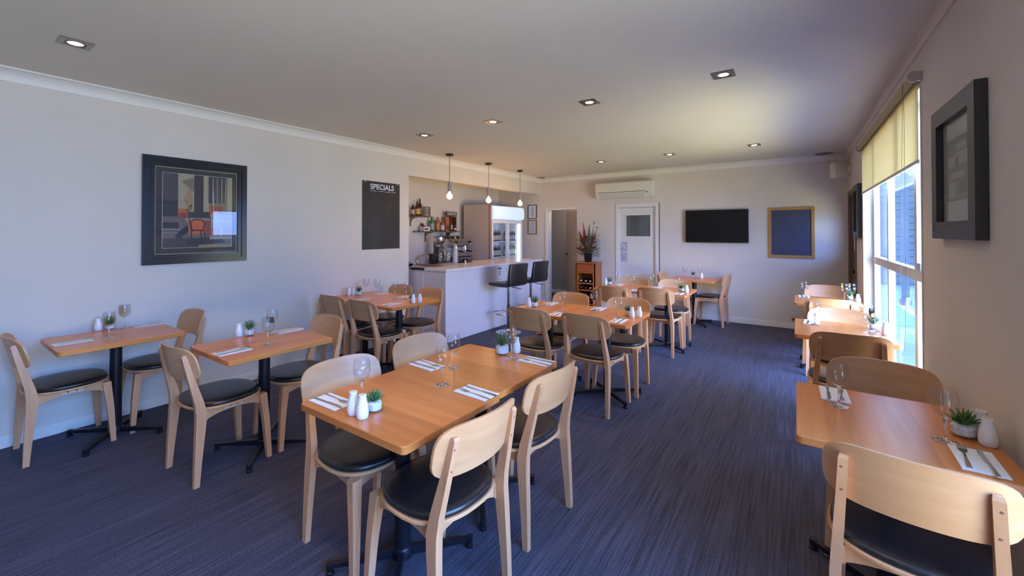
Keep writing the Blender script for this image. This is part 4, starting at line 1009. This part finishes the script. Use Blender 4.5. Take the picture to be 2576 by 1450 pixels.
for i in range(300):
    a = rnd.uniform(0, 2 * PI); r_ = rnd.uniform(0.06, 0.19); z_ = rnd.uniform(0.14, 0.42)
    leafquad(b, (r_ * math.cos(a), r_ * 0.7 * math.sin(a), z_), (math.cos(a), math.sin(a), rnd.uniform(0, 1.0)), rnd.uniform(0.02, 0.042), rnd.uniform(0.006, 0.011))
b.build('berry_sprays', mat('rust_spray', (0.30, 0.09, 0.06), 0.6), fl)
MB().quad((0.06, -0.08, 0.15), (0.11, -0.12, 0.17), (0.16, -0.07, 0.19), (0.10, -0.05, 0.18)).build('pale_leaf', mat('lime_leaf', (0.45, 0.48, 0.20), 0.5), fl)

# ------------------------------------------------------------------ bar counter
bar = empty('bar_counter', (0, 0, 0), 0, 'pale lilac bar counter with a laminate top in front of the alcove', 'bar counter')
BX, BY0, BY1, BZ = 0.655, 4.25, 6.86, 1.014
b = MB(); b.box(-0.12, BX, BY0 + 0.0, BY0 + 0.03, 0.0, BZ - 0.035).box(BX - 0.03, BX, BY0 + 0.03, BY1, 0.0, BZ - 0.035).box(0.1, BX - 0.03, BY1 - 0.03, BY1, 0, BZ - 0.035)
b.build('bar_panel', M['bar'], bar)
MB().box(0.215, 0.229, BY0 - 0.004, BY0, 0.02, BZ - 0.04).build('joint_strip', M['trim'], bar)
MB().box(BX, BX + 0.012, BY0, BY1, 0.0, 0.15, 0.003).build('kick_board', M['bar'], bar)
b = MB(); b.box(0.25, BX + 0.025, BY0 - 0.012, BY1 + 0.015, BZ - 0.034, BZ, 0.006).box(-0.15, 0.25, 4.79, BY1 + 0.01, BZ - 0.034, BZ - 0.0003)
b.build('bar_top', M['bar_top'], bar)
# sink bench by the alcove wall, with the back bench
bench = empty('back_bench', (0, 0, 0), 0, 'bench behind the bar along the alcove wall, carrying the coffee machine', 'bench')
MB().box(-1.148, -0.57, 4.83, 6.55, 0.0, 0.90).build('cabinet', M['bar'], bench)
MB().box(-1.148, -0.55, 4.82, 6.56, 0.90, 0.935, 0.004).build('worktop', M['bar_top'], bench)
sink = empty('sink', (0, 0, 0), 0, 'stainless sink with a curved tap at the left end of the bar', 'sink')
b = MB(); b.box(-0.6, 0.245, 4.282, 4.30, BZ - 0.03, BZ + 0.004).box(-0.6, 0.245, 4.74, 4.785, BZ - 0.03, BZ + 0.004).box(-0.6, -0.56, 4.29, 4.74, BZ - 0.03, BZ + 0.004).box(0.205, 0.245, 4.29, 4.74, BZ - 0.03, BZ + 0.004).box(-0.57, 0.215, 4.30, 4.75, BZ - 0.16, BZ - 0.15)
b.box(-0.57, -0.56, 4.28, 4.75, BZ - 0.15, BZ).box(0.205, 0.215, 4.30, 4.75, BZ - 0.15, BZ)
b.build('basin', M['steel'], sink)
MB().box(-0.02, 0.245, 4.238, 4.248, BZ - 0.034, BZ - 0.004).build('front_edge_shadow', M['black_metal'], sink)  # black strip stands in for the shadow along the sink's front edge
tp = [(-0.36, 4.62, BZ), (-0.36, 4.62, BZ + 0.03), (-0.335, 4.63, BZ + 0.09), (-0.29, 4.65, BZ + 0.135), (-0.22, 4.67, BZ + 0.155), (-0.155, 4.69, BZ + 0.145), (-0.13, 4.70, BZ + 0.11)]
MB().tube(tp, 0.009, 10).lathe([(0.02, 0), (0.02, 0.02), (0.012, 0.03)], (-0.36, 4.62, BZ), 14).build('tap_spout', M['chrome'], sink, 50)
for x in (-0.45, -0.27):
    b = MB(); b.lathe([(0.014, 0.0), (0.014, 0.03), (0.022, 0.032), (0.022, 0.05), (0.0, 0.052)], (x, 4.60, BZ), 12, cap=False); b.build('tap_handle', M['chrome'], sink, 50)
# detergent / small glass pump by the wall end
o = empty('soap_dispenser', (-0.10, 4.44, BZ + 0.004), 0, 'small clear soap dispenser at the left end of the sink', 'dispenser')
MB().lathe([(0.022, 0), (0.024, 0.005), (0.024, 0.055), (0.01, 0.068)], n=16).build('dispenser_body', M['wine_bowl'], o, 50)
MB().lathe([(0.006, 0.066), (0.006, 0.085)], n=10).box(-0.02, 0.006, -0.005, 0.005, 0.085, 0.094).build('pump', M['plastic_white'], o)

# hygiene notice on the bar front
sg = empty('bar_notice', (0, 0, 0), 0, 'small white notice with a black round symbol on the bar front, left of the stools', 'notice')
MB().box(BX, BX + 0.002, 5.46, 5.60, 0.80, 1.0 - 0.037).build('sheet', mat('notice_white', (0.78, 0.78, 0.84), 0.7), sg)
b = MB(); b.box(BX + 0.0019, BX + 0.003, 5.475, 5.585, 0.925, 0.945).box(BX + 0.0019, BX + 0.003, 5.52, 5.54, 0.948, 0.957)
for i in range(16):
    a0, a1 = 2 * PI * i / 16, 2 * PI * (i + 1) / 16
    f = lambda r, a: (5.53 + r * math.cos(a), 0.868 + r * math.sin(a))
    b.prism([f(0.036, a0), f(0.036, a1), f(0.044, a1), f(0.044, a0)], 'x', BX + 0.0015, BX + 0.003)
b.prism([(5.505, 0.84), (5.512, 0.836), (5.556, 0.896), (5.549, 0.90)], 'x', BX + 0.0015, BX + 0.003)
b.prism([(5.515, 0.885), (5.545, 0.885), (5.545, 0.878), (5.515, 0.878)], 'x', BX + 0.0015, BX + 0.003).prism([(5.52, 0.86), (5.55, 0.86), (5.55, 0.852), (5.52, 0.852)], 'x', BX + 0.0015, BX + 0.003)
b.box(BX + 0.0019, BX + 0.003, 5.485, 5.50, 0.812, 0.826).box(BX + 0.0019, BX + 0.003, 5.56, 5.575, 0.812, 0.826)
b.build('symbol', M['ink'], sg)

# ------------------------------------------------------------------ bar stools (face -X)
def make_stool():
    t = empty('bar_stool', (0, 0, 0), 0, '', 'bar stool', 'black bar stools at the bar')
    MB().lathe([(0.0, 0.0), (0.195, 0.0), (0.195, 0.008), (0.16, 0.018), (0.05, 0.034), (0.03, 0.06), (0.0, 0.06)], n=40, cap=False).build('base', M['chrome'], t, 40)
    MB().lathe([(0.028, 0.05), (0.028, 0.42), (0.019, 0.425), (0.019, 0.70), (0.03, 0.705), (0.03, 0.72)], n=22).build('column', mat('dark_chrome', (0.25, 0.25, 0.28), 0.2, 1.0), t, 40)
    ring = [(0.02, 0.12 * 0 , 0.30)]
    b = MB()
    pts = [(-0.03, 0.0, 0.27), (-0.06, -0.10, 0.275), (-0.14, -0.145, 0.285), (-0.235, -0.12, 0.29), (-0.265, 0.0, 0.29), (-0.235, 0.12, 0.29), (-0.14, 0.145, 0.285), (-0.06, 0.10, 0.275), (-0.03, 0.0, 0.27)]
    b.tube(pts, 0.010, 10).lathe([(0.034, 0.255), (0.034, 0.29)], n=18)
    b.build('footrest', M['chrome'], t, 50)
    MB().tube([(0.05, 0.02, 0.695), (0.16, 0.06, 0.675), (0.20, 0.075, 0.672)], 0.006, 8).build('height_lever', M['chrome'], t, 50)
    # upholstered L-shaped shell
    prof = [(-0.235, 0.726), (-0.24, 0.742), (-0.21, 0.758), (0.0, 0.762), (0.12, 0.775), (0.155, 0.82), (0.170, 0.92), (0.195, 1.045), (0.21, 1.058), (0.228, 1.052), (0.232, 1.03), (0.212, 0.90), (0.215, 0.80), (0.20, 0.735), (0.14, 0.712), (0.0, 0.705), (-0.2, 0.710)]
    n = 4; ys = (-0.205, -0.20, -0.185, 0.185, 0.20, 0.205); ins = (0.018, 0.006, 0.0, 0.0, 0.006, 0.018)
    cx = sum(p[0] for p in prof) / len(prof); rings = []
    def inset(pr, d):
        out = []; m_ = len(pr)
        for i in range(m_):
            p0, p1, p2 = Vector(pr[i - 1]), Vector(pr[i]), Vector(pr[(i + 1) % m_])
            tg = (p2 - p0).normalized(); nm = Vector((tg.y, -tg.x)); out.append(p1 + nm * d)
        return out
    for y, i_ in zip(ys, ins): rings.append([(q.x, y, q.y) for q in inset(prof, i_)])
    MB().loft(rings).build('seat_shell', M['leather'], t, 50)
    return t
st = make_stool()
place(st, 1.02, 5.25, 0, R(-8), 'black bar stool with a chrome base, the nearer one at the bar', 'black bar stools at the bar')
place(st, 1.02, 5.90, 0, R(-6), 'black bar stool with a chrome base, the farther one at the bar', 'black bar stools at the bar')

# ------------------------------------------------------------------ bottles
def make_bottle(name, r, h, neck, col, capc, labc=None, clear=False, square=False):
    t = empty(name, (0, 0, 0), 0, '', 'bottle')
    g = mat(name + '_glass', col, 0.06, 0, Specular_IOR_Level=0.7)
    if clear: g = thin_glass(name + '_clear', col, 0.12, 0.85)
    hs = h * (1 - neck)
    MB().lathe([(0.0, 0.0), (r * 0.92, 0.0), (r, 0.006), (r, hs), (r * 0.85, hs + h * neck * 0.22), (r * 0.42, hs + h * neck * 0.45), (r * 0.36, h * 0.93)], n=20, cap=False).build('bottle_body', g, t, 50)
    MB().lathe([(r * 0.42, h * 0.90), (r * 0.42, h), (0.0, h + 0.001)], n=16, cap=False).build('cap', mat(name + '_cap', capc, 0.4), t, 50)
    if labc: MB().lathe([(r + 0.0006, hs * 0.18), (r + 0.0006, hs * 0.80)], n=20, cap=False).build('bottle_label', mat(name + '_label', labc, 0.6), t, 50)
    return t
def put(o, x, y, z, lab, group=None): o.location = (x, y, z); o['label'] = lab; (group and o.__setitem__('group', group)); used.add(o.name); return o
# clear bottles on the counter
cb = make_bottle('water_bottle', 0.036, 0.315, 0.42, (0.86, 0.90, 0.92), (0.06, 0.06, 0.07), None, True)
place(cb, -0.03, 4.87, BZ, 0, 'clear tall glass bottle on the bar counter, left of the three', 'clear bottles on the bar')
place(cb, 0.075, 4.94, BZ, 0, 'clear tall glass bottle on the bar counter, middle of the three', 'clear bottles on the bar')
put(make_bottle('frosted_bottle', 0.040, 0.335, 0.42, (0.45, 0.48, 0.46), (0.35, 0.27, 0.2), (0.50, 0.52, 0.52)), 0.12, 5.05, BZ, 'grey-green frosted bottle on the bar counter, right of the three')
o = empty('salt_cellar', (0.36, 5.02, BZ), 0, 'tiny cream shaker standing alone on the bar counter', 'shaker')
MB().lathe([(0.018, 0), (0.02, 0.004), (0.014, 0.05), (0.012, 0.062)], n=16).build('shaker_body', mat('cream_ceramic', (0.75, 0.62, 0.50), 0.3), o, 50)
MB().lathe([(0.013, 0.06), (0.013, 0.072), (0.0, 0.076)], n=16, cap=False).build('lid', M['plastic_white'], o, 50)

# wall shelves in the alcove
AX = -1.15
M['shelf'] = wood('brown_shelf', (0.16, 0.10, 0.05), (0.12, 0.07, 0.035), 'y', 0.5)
M['bracket'] = mat('olive_bracket', (0.20, 0.15, 0.07), 0.5)
def shelf(y0, y1, z, ys, lab, m):
    t = empty('wall_shelf', (0, 0, 0), 0, lab, 'shelf')
    MB().box(AX, AX + 0.20, y0, y1, z - 0.018, z, 0.002, 1).build('shelf_board', m, t)
    for y in ys:
        b = MB(); b.box(AX, AX + 0.010, y - 0.012, y + 0.012, z - 0.19, z - 0.018).box(AX, AX + 0.17, y - 0.012, y + 0.012, z - 0.034, z - 0.018)
        pts = [(AX + 0.008 + 0.13 * (1 - math.cos(R(a))), z - 0.165 + 0.135 * math.sin(R(a))) for a in range(0, 91, 15)]
        pts = pts + [(p[0] - 0.010, p[1] + 0.012) for p in reversed(pts)]
        b.prism(pts, 'y', y - 0.008, y + 0.008); b.build('bracket', M['bracket'], t)
    return t
shelf(4.85, 5.58, 1.825, (5.25,), 'short brown wall shelf high in the bar alcove', M['shelf'])
shelf(5.30, 6.52, 1.545, (5.62, 6.20), 'longer brown wall shelf in the bar alcove above the coffee machine', M['shelf'])
SX = AX + 0.10
put(make_bottle('spirit_bottle', 0.036, 0.20, 0.30, (0.05, 0.012, 0.006), (0.03, 0.012, 0.01), (0.55, 0.35, 0.33)), SX, 5.215, 1.825, 'short dark spirit bottle with a pink label, left on the upper shelf')
put(make_bottle('spirit_bottle', 0.037, 0.27, 0.40, (0.09, 0.015, 0.006), (0.04, 0.02, 0.01), (0.65, 0.42, 0.16)), SX, 5.33, 1.825, 'tall brown spirit bottle with a yellow label, upper shelf')
put(make_bottle('spirit_bottle', 0.036, 0.32, 0.42, (0.05, 0.018, 0.008), (0.02, 0.01, 0.01), (0.42, 0.28, 0.10)), SX - 0.03, 5.42, 1.825, 'tallest dark spirit bottle on the upper shelf')
def sign(y0, y1, z0, z1, x, lab, txt, size, bgc, fgc, lines=None):
    t = empty('tin_sign', (0, 0, 0), 0, lab, 'sign')
    MB().box(x, x + 0.006, y0, y1, z0, z1, 0.001, 1).build('sign_panel', mat('sign_panel_' + txt[:3], bgc, 0.6), t)
    m_ = mat('sign_ink_' + txt[:3], fgc, 0.6)
    n = len(lines) if lines else 1
    for i, s_ in enumerate(lines or [txt]):
        zc = z1 - (z1 - z0) * (i + 0.5) / n
        lettering(s_, size, m_, t, basis((0, 1, 0), (0, 0, 1), (x + 0.0065, (y0 + y1) / 2, zc)), bold=0.001)
    return t
sign(5.42, 5.60, 1.827, 2.00, SX + 0.06, 'small grey printed sign at the right end of the upper shelf', 'GIN', 0.042, (0.13, 0.12, 0.10), (0.50, 0.48, 0.42), ['|||||||', 'IIIII', '|||||||'])
# lower shelf
o = empty('tonic_box', (SX, 5.50, 1.545), 0, 'low red and white drinks carton at the left of the lower shelf', 'box')
MB().box(-0.06, 0.06, -0.07, 0.09, 0, 0.085, 0.002, 1).mark(1).box(0.0585, 0.0612, -0.05, 0.05, 0.02, 0.06).build('carton', [mat('carton_brown', (0.25, 0.08, 0.05), 0.6), M['white_paper']], o)
MB().lathe([(0.03, 0.085), (0.032, 0.10), (0.0, 0.115)], (0, -0.01, 0), 14, cap=False).build('lid', M['dark_hole'], o)
put(make_bottle('gin_bottle', 0.048, 0.275, 0.36, (0.02, 0.22, 0.05), (0.10, 0.03, 0.04), (0.30, 0.36, 0.34)), SX, 5.695, 1.545, 'bright green bottle on the lower alcove shelf')
put(make_bottle('rum_bottle', 0.044, 0.275, 0.30, (0.34, 0.15, 0.06), (0.30, 0.16, 0.08), (0.50, 0.20, 0.10)), SX, 5.85, 1.545, 'amber patterned bottle on the lower alcove shelf')
put(make_bottle('whisky_bottle', 0.042, 0.255, 0.42, (0.26, 0.11, 0.05), (0.05, 0.02, 0.015), (0.60, 0.52, 0.44)), SX, 5.985, 1.545, 'bottle with a black stopper and cream label on the lower shelf')
o = empty('whisky_tube', (SX - 0.02, 6.11, 1.545), 0, 'copper-coloured gift box standing on the lower alcove shelf', 'box')
MB().box(-0.05, 0.05, -0.055, 0.045, 0, 0.285, 0.003).build('gift_box', mat('copper_card', (0.36, 0.13, 0.06), 0.4), o)
MB().box(0.0495, 0.051, -0.045, 0.035, 0.03, 0.12).build('printed_label', mat('dark_print', (0.10, 0.06, 0.04), 0.6), o)
o = empty('bottle_case', (SX - 0.01, 6.25, 1.545), 0, 'dark brown open wooden bottle case at the right end of the lower shelf', 'box')
b = MB(); b.box(-0.08, -0.07, -0.085, 0.085, 0, 0.29).box(-0.07, 0.07, 0.073, 0.085, 0, 0.29).box(-0.07, 0.07, -0.085, -0.075, 0, 0.29).box(-0.08, 0.07, -0.085, 0.085, 0.28, 0.29).box(-0.08, 0.07, -0.085, 0.085, 0, 0.01)
b.build('case', wood('case_wood', (0.22, 0.09, 0.04), (0.12, 0.04, 0.02), 'z', 0.4), o)
put(make_bottle('port_bottle', 0.034, 0.24, 0.40, (0.03, 0.012, 0.008), (0.02, 0.01, 0.01), (0.40, 0.38, 0.36)), SX + 0.02, 6.215, 1.556, 'dark bottle with a silver label standing in the wooden case')
put(make_bottle('miniature_bottle', 0.022, 0.11, 0.35, (0.04, 0.02, 0.02), (0.5, 0.5, 0.5), (0.62, 0.55, 0.62)), SX + 0.06, 6.285, 1.556, 'miniature bottle with a lilac label in the wooden case')
sign(6.06, 6.37, 1.842, 1.935, SX + 0.03, 'narrow black sign with white capital letters above the wooden case', 'VIEWS', 0.092, (0.045, 0.04, 0.035), (0.62, 0.60, 0.54))
# tiny clock/ornament under the upper shelf
o = empty('wall_hook', (AX, 5.50, 1.70), 0, 'small dark hook holding a cup under the upper shelf', 'hook')
MB().tube([(0.0, 0, 0.01), (0.03, 0, 0.0), (0.045, 0, -0.02)], 0.004, 6).build('hook_arm', M['brass_dark'], o)
MB().lathe([(0.024, -0.05), (0.028, -0.01), (0.026, -0.01), (0.022, -0.046)], (0.05, 0, 0), 14).build('cup', M['brass_dark'], o, 50)

# coffee grinder
gr = empty('coffee_grinder', (-0.80, 5.64, 0.935), 0, 'steel coffee grinder with a round hopper on the back bench', 'coffee grinder')
MB().box(-0.09, 0.09, -0.10, 0.10, 0, 0.035, 0.006).box(-0.07, 0.06, -0.07, 0.07, 0.035, 0.33, 0.02).build('grinder_body', mat('grinder_black', (0.05, 0.05, 0.055), 0.3, 0.3), gr, 40)
MB().lathe([(0.05, 0.33), (0.05, 0.36), (0.09, 0.40), (0.105, 0.43), (0.105, 0.50), (0.100, 0.50)], n=26).build('hopper', M['steel'], gr, 40)
MB().lathe([(0.112, 0.500), (0.112, 0.512), (0.0, 0.516)], n=26, cap=False).build('hopper_lid', M['black_frame'], gr, 40)
MB().tube([(0.07, 0, 0.27), (0.12, 0.0, 0.25), (0.15, 0.0, 0.16)], [0.02, 0.018, 0.012], 10).build('chute', M['steel'], gr, 40)
# espresso machine
em = empty('espresso_machine', (-0.87, 6.14, 0.935), 0, 'chrome espresso machine on the back bench behind the bar', 'coffee machine')
prof = [(-0.22, 0.05), (0.22, 0.05), (0.22, 0.11), (0.08, 0.13), (0.08, 0.30), (0.20, 0.34), (0.21, 0.42), (0.15, 0.46), (-0.22, 0.46)]
MB().prism(prof, 'y', -0.30, 0.30).build('machine_body', M['steel'], em, 30)
for y in (-0.27, 0.27):
    for x in (-0.18, 0.18): MB().lathe([(0.02, 0), (0.016, 0.05)], (x, y, 0), 12).build('foot', M['black_metal'], em, 40)
MB().box(0.085, 0.215, -0.26, 0.26, 0.108, 0.125).build('drip_tray', M['black_metal'], em)
for y in (-0.13, 0.13):
    g_ = MB().lathe([(0.038, 0.25), (0.038, 0.33)], (0.15, y, 0), 20).lathe([(0.034, 0.22), (0.036, 0.25)], (0.15, y, 0), 20).build('group_head', M['chrome'], em, 40)
    MB().tube([(0.17, y, 0.235), (0.24, y, 0.232), (0.33, y, 0.22)], [0.008, 0.014, 0.016], 10).build('group_handle', M['black_frame'], g_, 40)
for y in (-0.28, 0.28): MB().tube([(0.16, y, 0.37), (0.23, y, 0.36), (0.24, y * 1.04, 0.25), (0.26, y * 1.05, 0.16)], 0.006, 8).build('steam_wand', M['chrome'], em, 40)
for y in (-0.2, 0.2):
    MB().lathe([(0.02, 0), (0.024, 0.02), (0.024, 0.035), (0.0, 0.037)], (0.205, y, 0.40), 14, 'x', False).build('steam_knob', M['black_frame'], em, 40)
b = MB()
b.tube([(-0.2, -0.29, 0.46), (-0.2, -0.29, 0.52), (0.13, -0.29, 0.52), (0.13, 0.29, 0.52), (-0.2, 0.29, 0.52)], 0.005, 8)
b.build('cup_rail', M['chrome'], em)
def make_cup():
    t = empty('coffee_cup', (0, 0, 0), 0, '', 'cup', 'dark cups stacked on the espresso machine')
    MB().lathe([(0.022, 0), (0.036, 0.03), (0.040, 0.055), (0.037, 0.055), (0.030, 0.02), (0.0, 0.008)], n=18, cap=False).build('cup_body', mat('dark_cup', (0.06, 0.04, 0.035), 0.3), t, 50)
    MB().tube([(0, 0.036, 0.045), (0, 0.058, 0.042), (0, 0.058, 0.02), (0, 0.034, 0.018)], 0.004, 6).build('cup_handle', bpy.data.materials['dark_cup'], t, 50)
    return t
cup = make_cup()
for k, (dx, dy, dz) in enumerate(((-0.10, -0.18, 0), (0.0, -0.16, 0), (-0.10, -0.06, 0), (0.0, -0.05, 0), (-0.05, -0.12, 0.056), (-0.02, 0.12, 0))):
    place(cup, -0.87 + dx, 6.14 + dy, 0.935 + 0.4605 + dz, k, ['dark cup at the left rear of the espresso machine top', 'dark cup at the left front of the espresso machine top', 'dark cup left of centre at the rear of the espresso machine top', 'dark cup left of centre at the front of the espresso machine top', 'dark cup stacked on top of the others on the espresso machine', 'dark cup alone at the right on the espresso machine top'][k], 'dark cups stacked on the espresso machine')
# knock box / black canister beside the grinder, tray in front of the machine
o = empty('canister', (-0.74, 5.42, 0.935), 0, 'black lidded canister left of the coffee grinder', 'canister')
MB().box(-0.05, 0.05, -0.055, 0.055, 0, 0.19, 0.006).build('canister_body', M['black_frame'], o); MB().box(-0.052, 0.052, -0.057, 0.057, 0.19, 0.205, 0.004).build('lid', M['black_metal'], o)
o = empty('bar_tray', (-0.03, 5.42, BZ), 0, 'dark tray of small jars on the bar beside the coffee machine', 'tray')
MB().box(-0.09, 0.09, -0.13, 0.13, 0, 0.012, 0.003).build('tray_base', M['brass_dark'], o)
for j in range(3): MB().lathe([(0.0, 0), (0.026, 0.0), (0.026, 0.045), (0.0, 0.047)], (0.02, -0.08 + 0.08 * j, 0.012), 14, cap=False).build('jar', M['brass_dark'], o, 50)

# ------------------------------------------------------------------ drinks fridge in its surround
pn = empty('fridge_surround', (0, 0, 0), 0, 'tall beige partition standing left of the drinks fridge', 'partition')
MB().box(-1.03, -0.35, 6.60, 6.635, 0, 2.085).build('side_panel', mat('partition_paint', (0.62, 0.52, 0.46), 0.6), pn)
MB().box(-0.375, -0.335, 6.595, 6.64, 0, 2.09, 0.003).build('edge_strip', mat('edge_brown', (0.34, 0.22, 0.17), 0.5), pn)
fr = empty('drinks_fridge', (0, 0, 0), 0, 'tall white double-door drinks fridge with a lit header, behind the bar', 'fridge')
FX0, FX1, FY0, FY1, FZ = -1.02, -0.36, 6.665, 7.80, 2.07
M['fridge'] = mat('fridge_white', (0.74, 0.76, 0.82), 0.3)
b = MB(); b.box(FX0, FX1 - 0.03, FY0, FY0 + 0.03, 0.1, 2.05).box(FX0, FX1 - 0.03, FY1 - 0.03, FY1, 0.1, 2.05).box(FX0, FX0 + 0.03, FY0, FY1, 0.1, 2.05).box(FX0, FX1 - 0.03, FY0, FY1, 0.1, 0.2).box(FX0, FX1 - 0.03, FY0, FY1, 1.80, 2.05).box(FX0, FX1 - 0.06, FY0, FY1, 0, 0.1)
b.build('cabinet', M['fridge'], fr)
prof = [(FX1 - 0.04, 1.785), (FX1 + 0.035, 1.80), (FX1 + 0.055, 1.86), (FX1 + 0.055, 1.98), (FX1 + 0.035, 2.05), (FX1 - 0.04, FZ)]
MB().prism(prof, 'y', FY0, FY1).build('light_header', emit('fridge_header', (0.62, 0.78, 1.0), 0.5), fr, 40)
ym = (FY0 + FY1) / 2
for k, (a0, a1) in enumerate(((FY0, ym - 0.003), (ym + 0.003, FY1))):
    b = MB(); x0_, x1_ = FX1 - 0.03, FX1 + 0.012
    b.box(x0_, x1_, a0, a0 + 0.05, 0.12, 1.775, 0.003).box(x0_, x1_, a1 - 0.05, a1, 0.12, 1.775, 0.003).box(x0_, x1_, a0 + 0.05, a1 - 0.05, 0.12, 0.20, 0.003).box(x0_, x1_, a0 + 0.05, a1 - 0.05, 1.71, 1.775, 0.003)
    dd = b.build('fridge_door', M['fridge'], fr)
    MB().box(FX1 - 0.014, FX1 - 0.008, a0 + 0.045, a1 - 0.045, 0.19, 1.72).build('pane', M['glass'], dd)
    hy = a1 - 0.025 if k == 0 else a0 + 0.025
    MB().box(FX1 + 0.012, FX1 + 0.035, hy - 0.01, hy + 0.01, 0.9, 1.15, 0.004).build('handle', M['fridge'], dd)
MB().box(FX1 - 0.075, FX1 - 0.055, FY1 - 0.075, FY1 - 0.050, 0.25, 1.72).build('light_tube', emit('fridge_tube', (0.85, 0.93, 1.0), 7), fr)
MB().box(FX1 - 0.075, FX1 - 0.055, FY0 + 0.045, FY0 + 0.06, 0.25, 1.72).build('light_tube', emit('fridge_tube_dim', (0.85, 0.93, 1.0), 2.0), fr)
shz = (0.72, 1.02, 1.34)
for z in shz: MB().box(FX0 + 0.04, FX1 - 0.06, FY0 + 0.035, FY1 - 0.08, z - 0.012, z).build('shelf', M['fridge'], fr)
kinds = [make_bottle('fridge_bottle', 0.030, 0.24, 0.38, (0.03, 0.035, 0.02), (0.5, 0.4, 0.1), (0.45, 0.45, 0.40)), make_bottle('fridge_bottle', 0.030, 0.26, 0.4, (0.06, 0.16, 0.05), (0.4, 0.4, 0.4), (0.55, 0.6, 0.5)), make_bottle('fridge_bottle', 0.030, 0.23, 0.36, (0.02, 0.025, 0.05), (0.5, 0.5, 0.55), (0.30, 0.33, 0.45)), make_bottle('fridge_bottle', 0.029, 0.22, 0.36, (0.16, 0.05, 0.02), (0.6, 0.5, 0.1), (0.6, 0.5, 0.45))]
plan = {(2, 0): (3, 0), (2, 1): (2, 2), (1, 0): (0, 0), (1, 1): (1, 1), (0, 0): (1, 1), (0, 1): (2, 0)}
names = {0: 'lower', 1: 'middle', 2: 'upper'}
desc = ['dark', 'green', 'blue-black', 'amber']
for s_ in range(3):
    for d_ in (0, 1):
        for j in range(6):
            kx = plan[(s_, d_)][0 if j < 3 else 1]
            a0 = (FY0 + 0.09, ym + 0.085)[d_]
            if a0 + 0.072 * j > FY1 - 0.11: continue
            place(kinds[kx], FX1 - 0.13, a0 + 0.072 * j, shz[s_] + 0.0005, 0.3 * j, '%s drink bottle on the %s fridge shelf behind the %s glass door' % (desc[kx], names[s_], ['left', 'right'][d_]), '%s bottles on the %s fridge shelf, %s door' % (desc[kx], names[s_], ['left', 'right'][d_]))
for o in kinds: o['category'] = 'bottle'
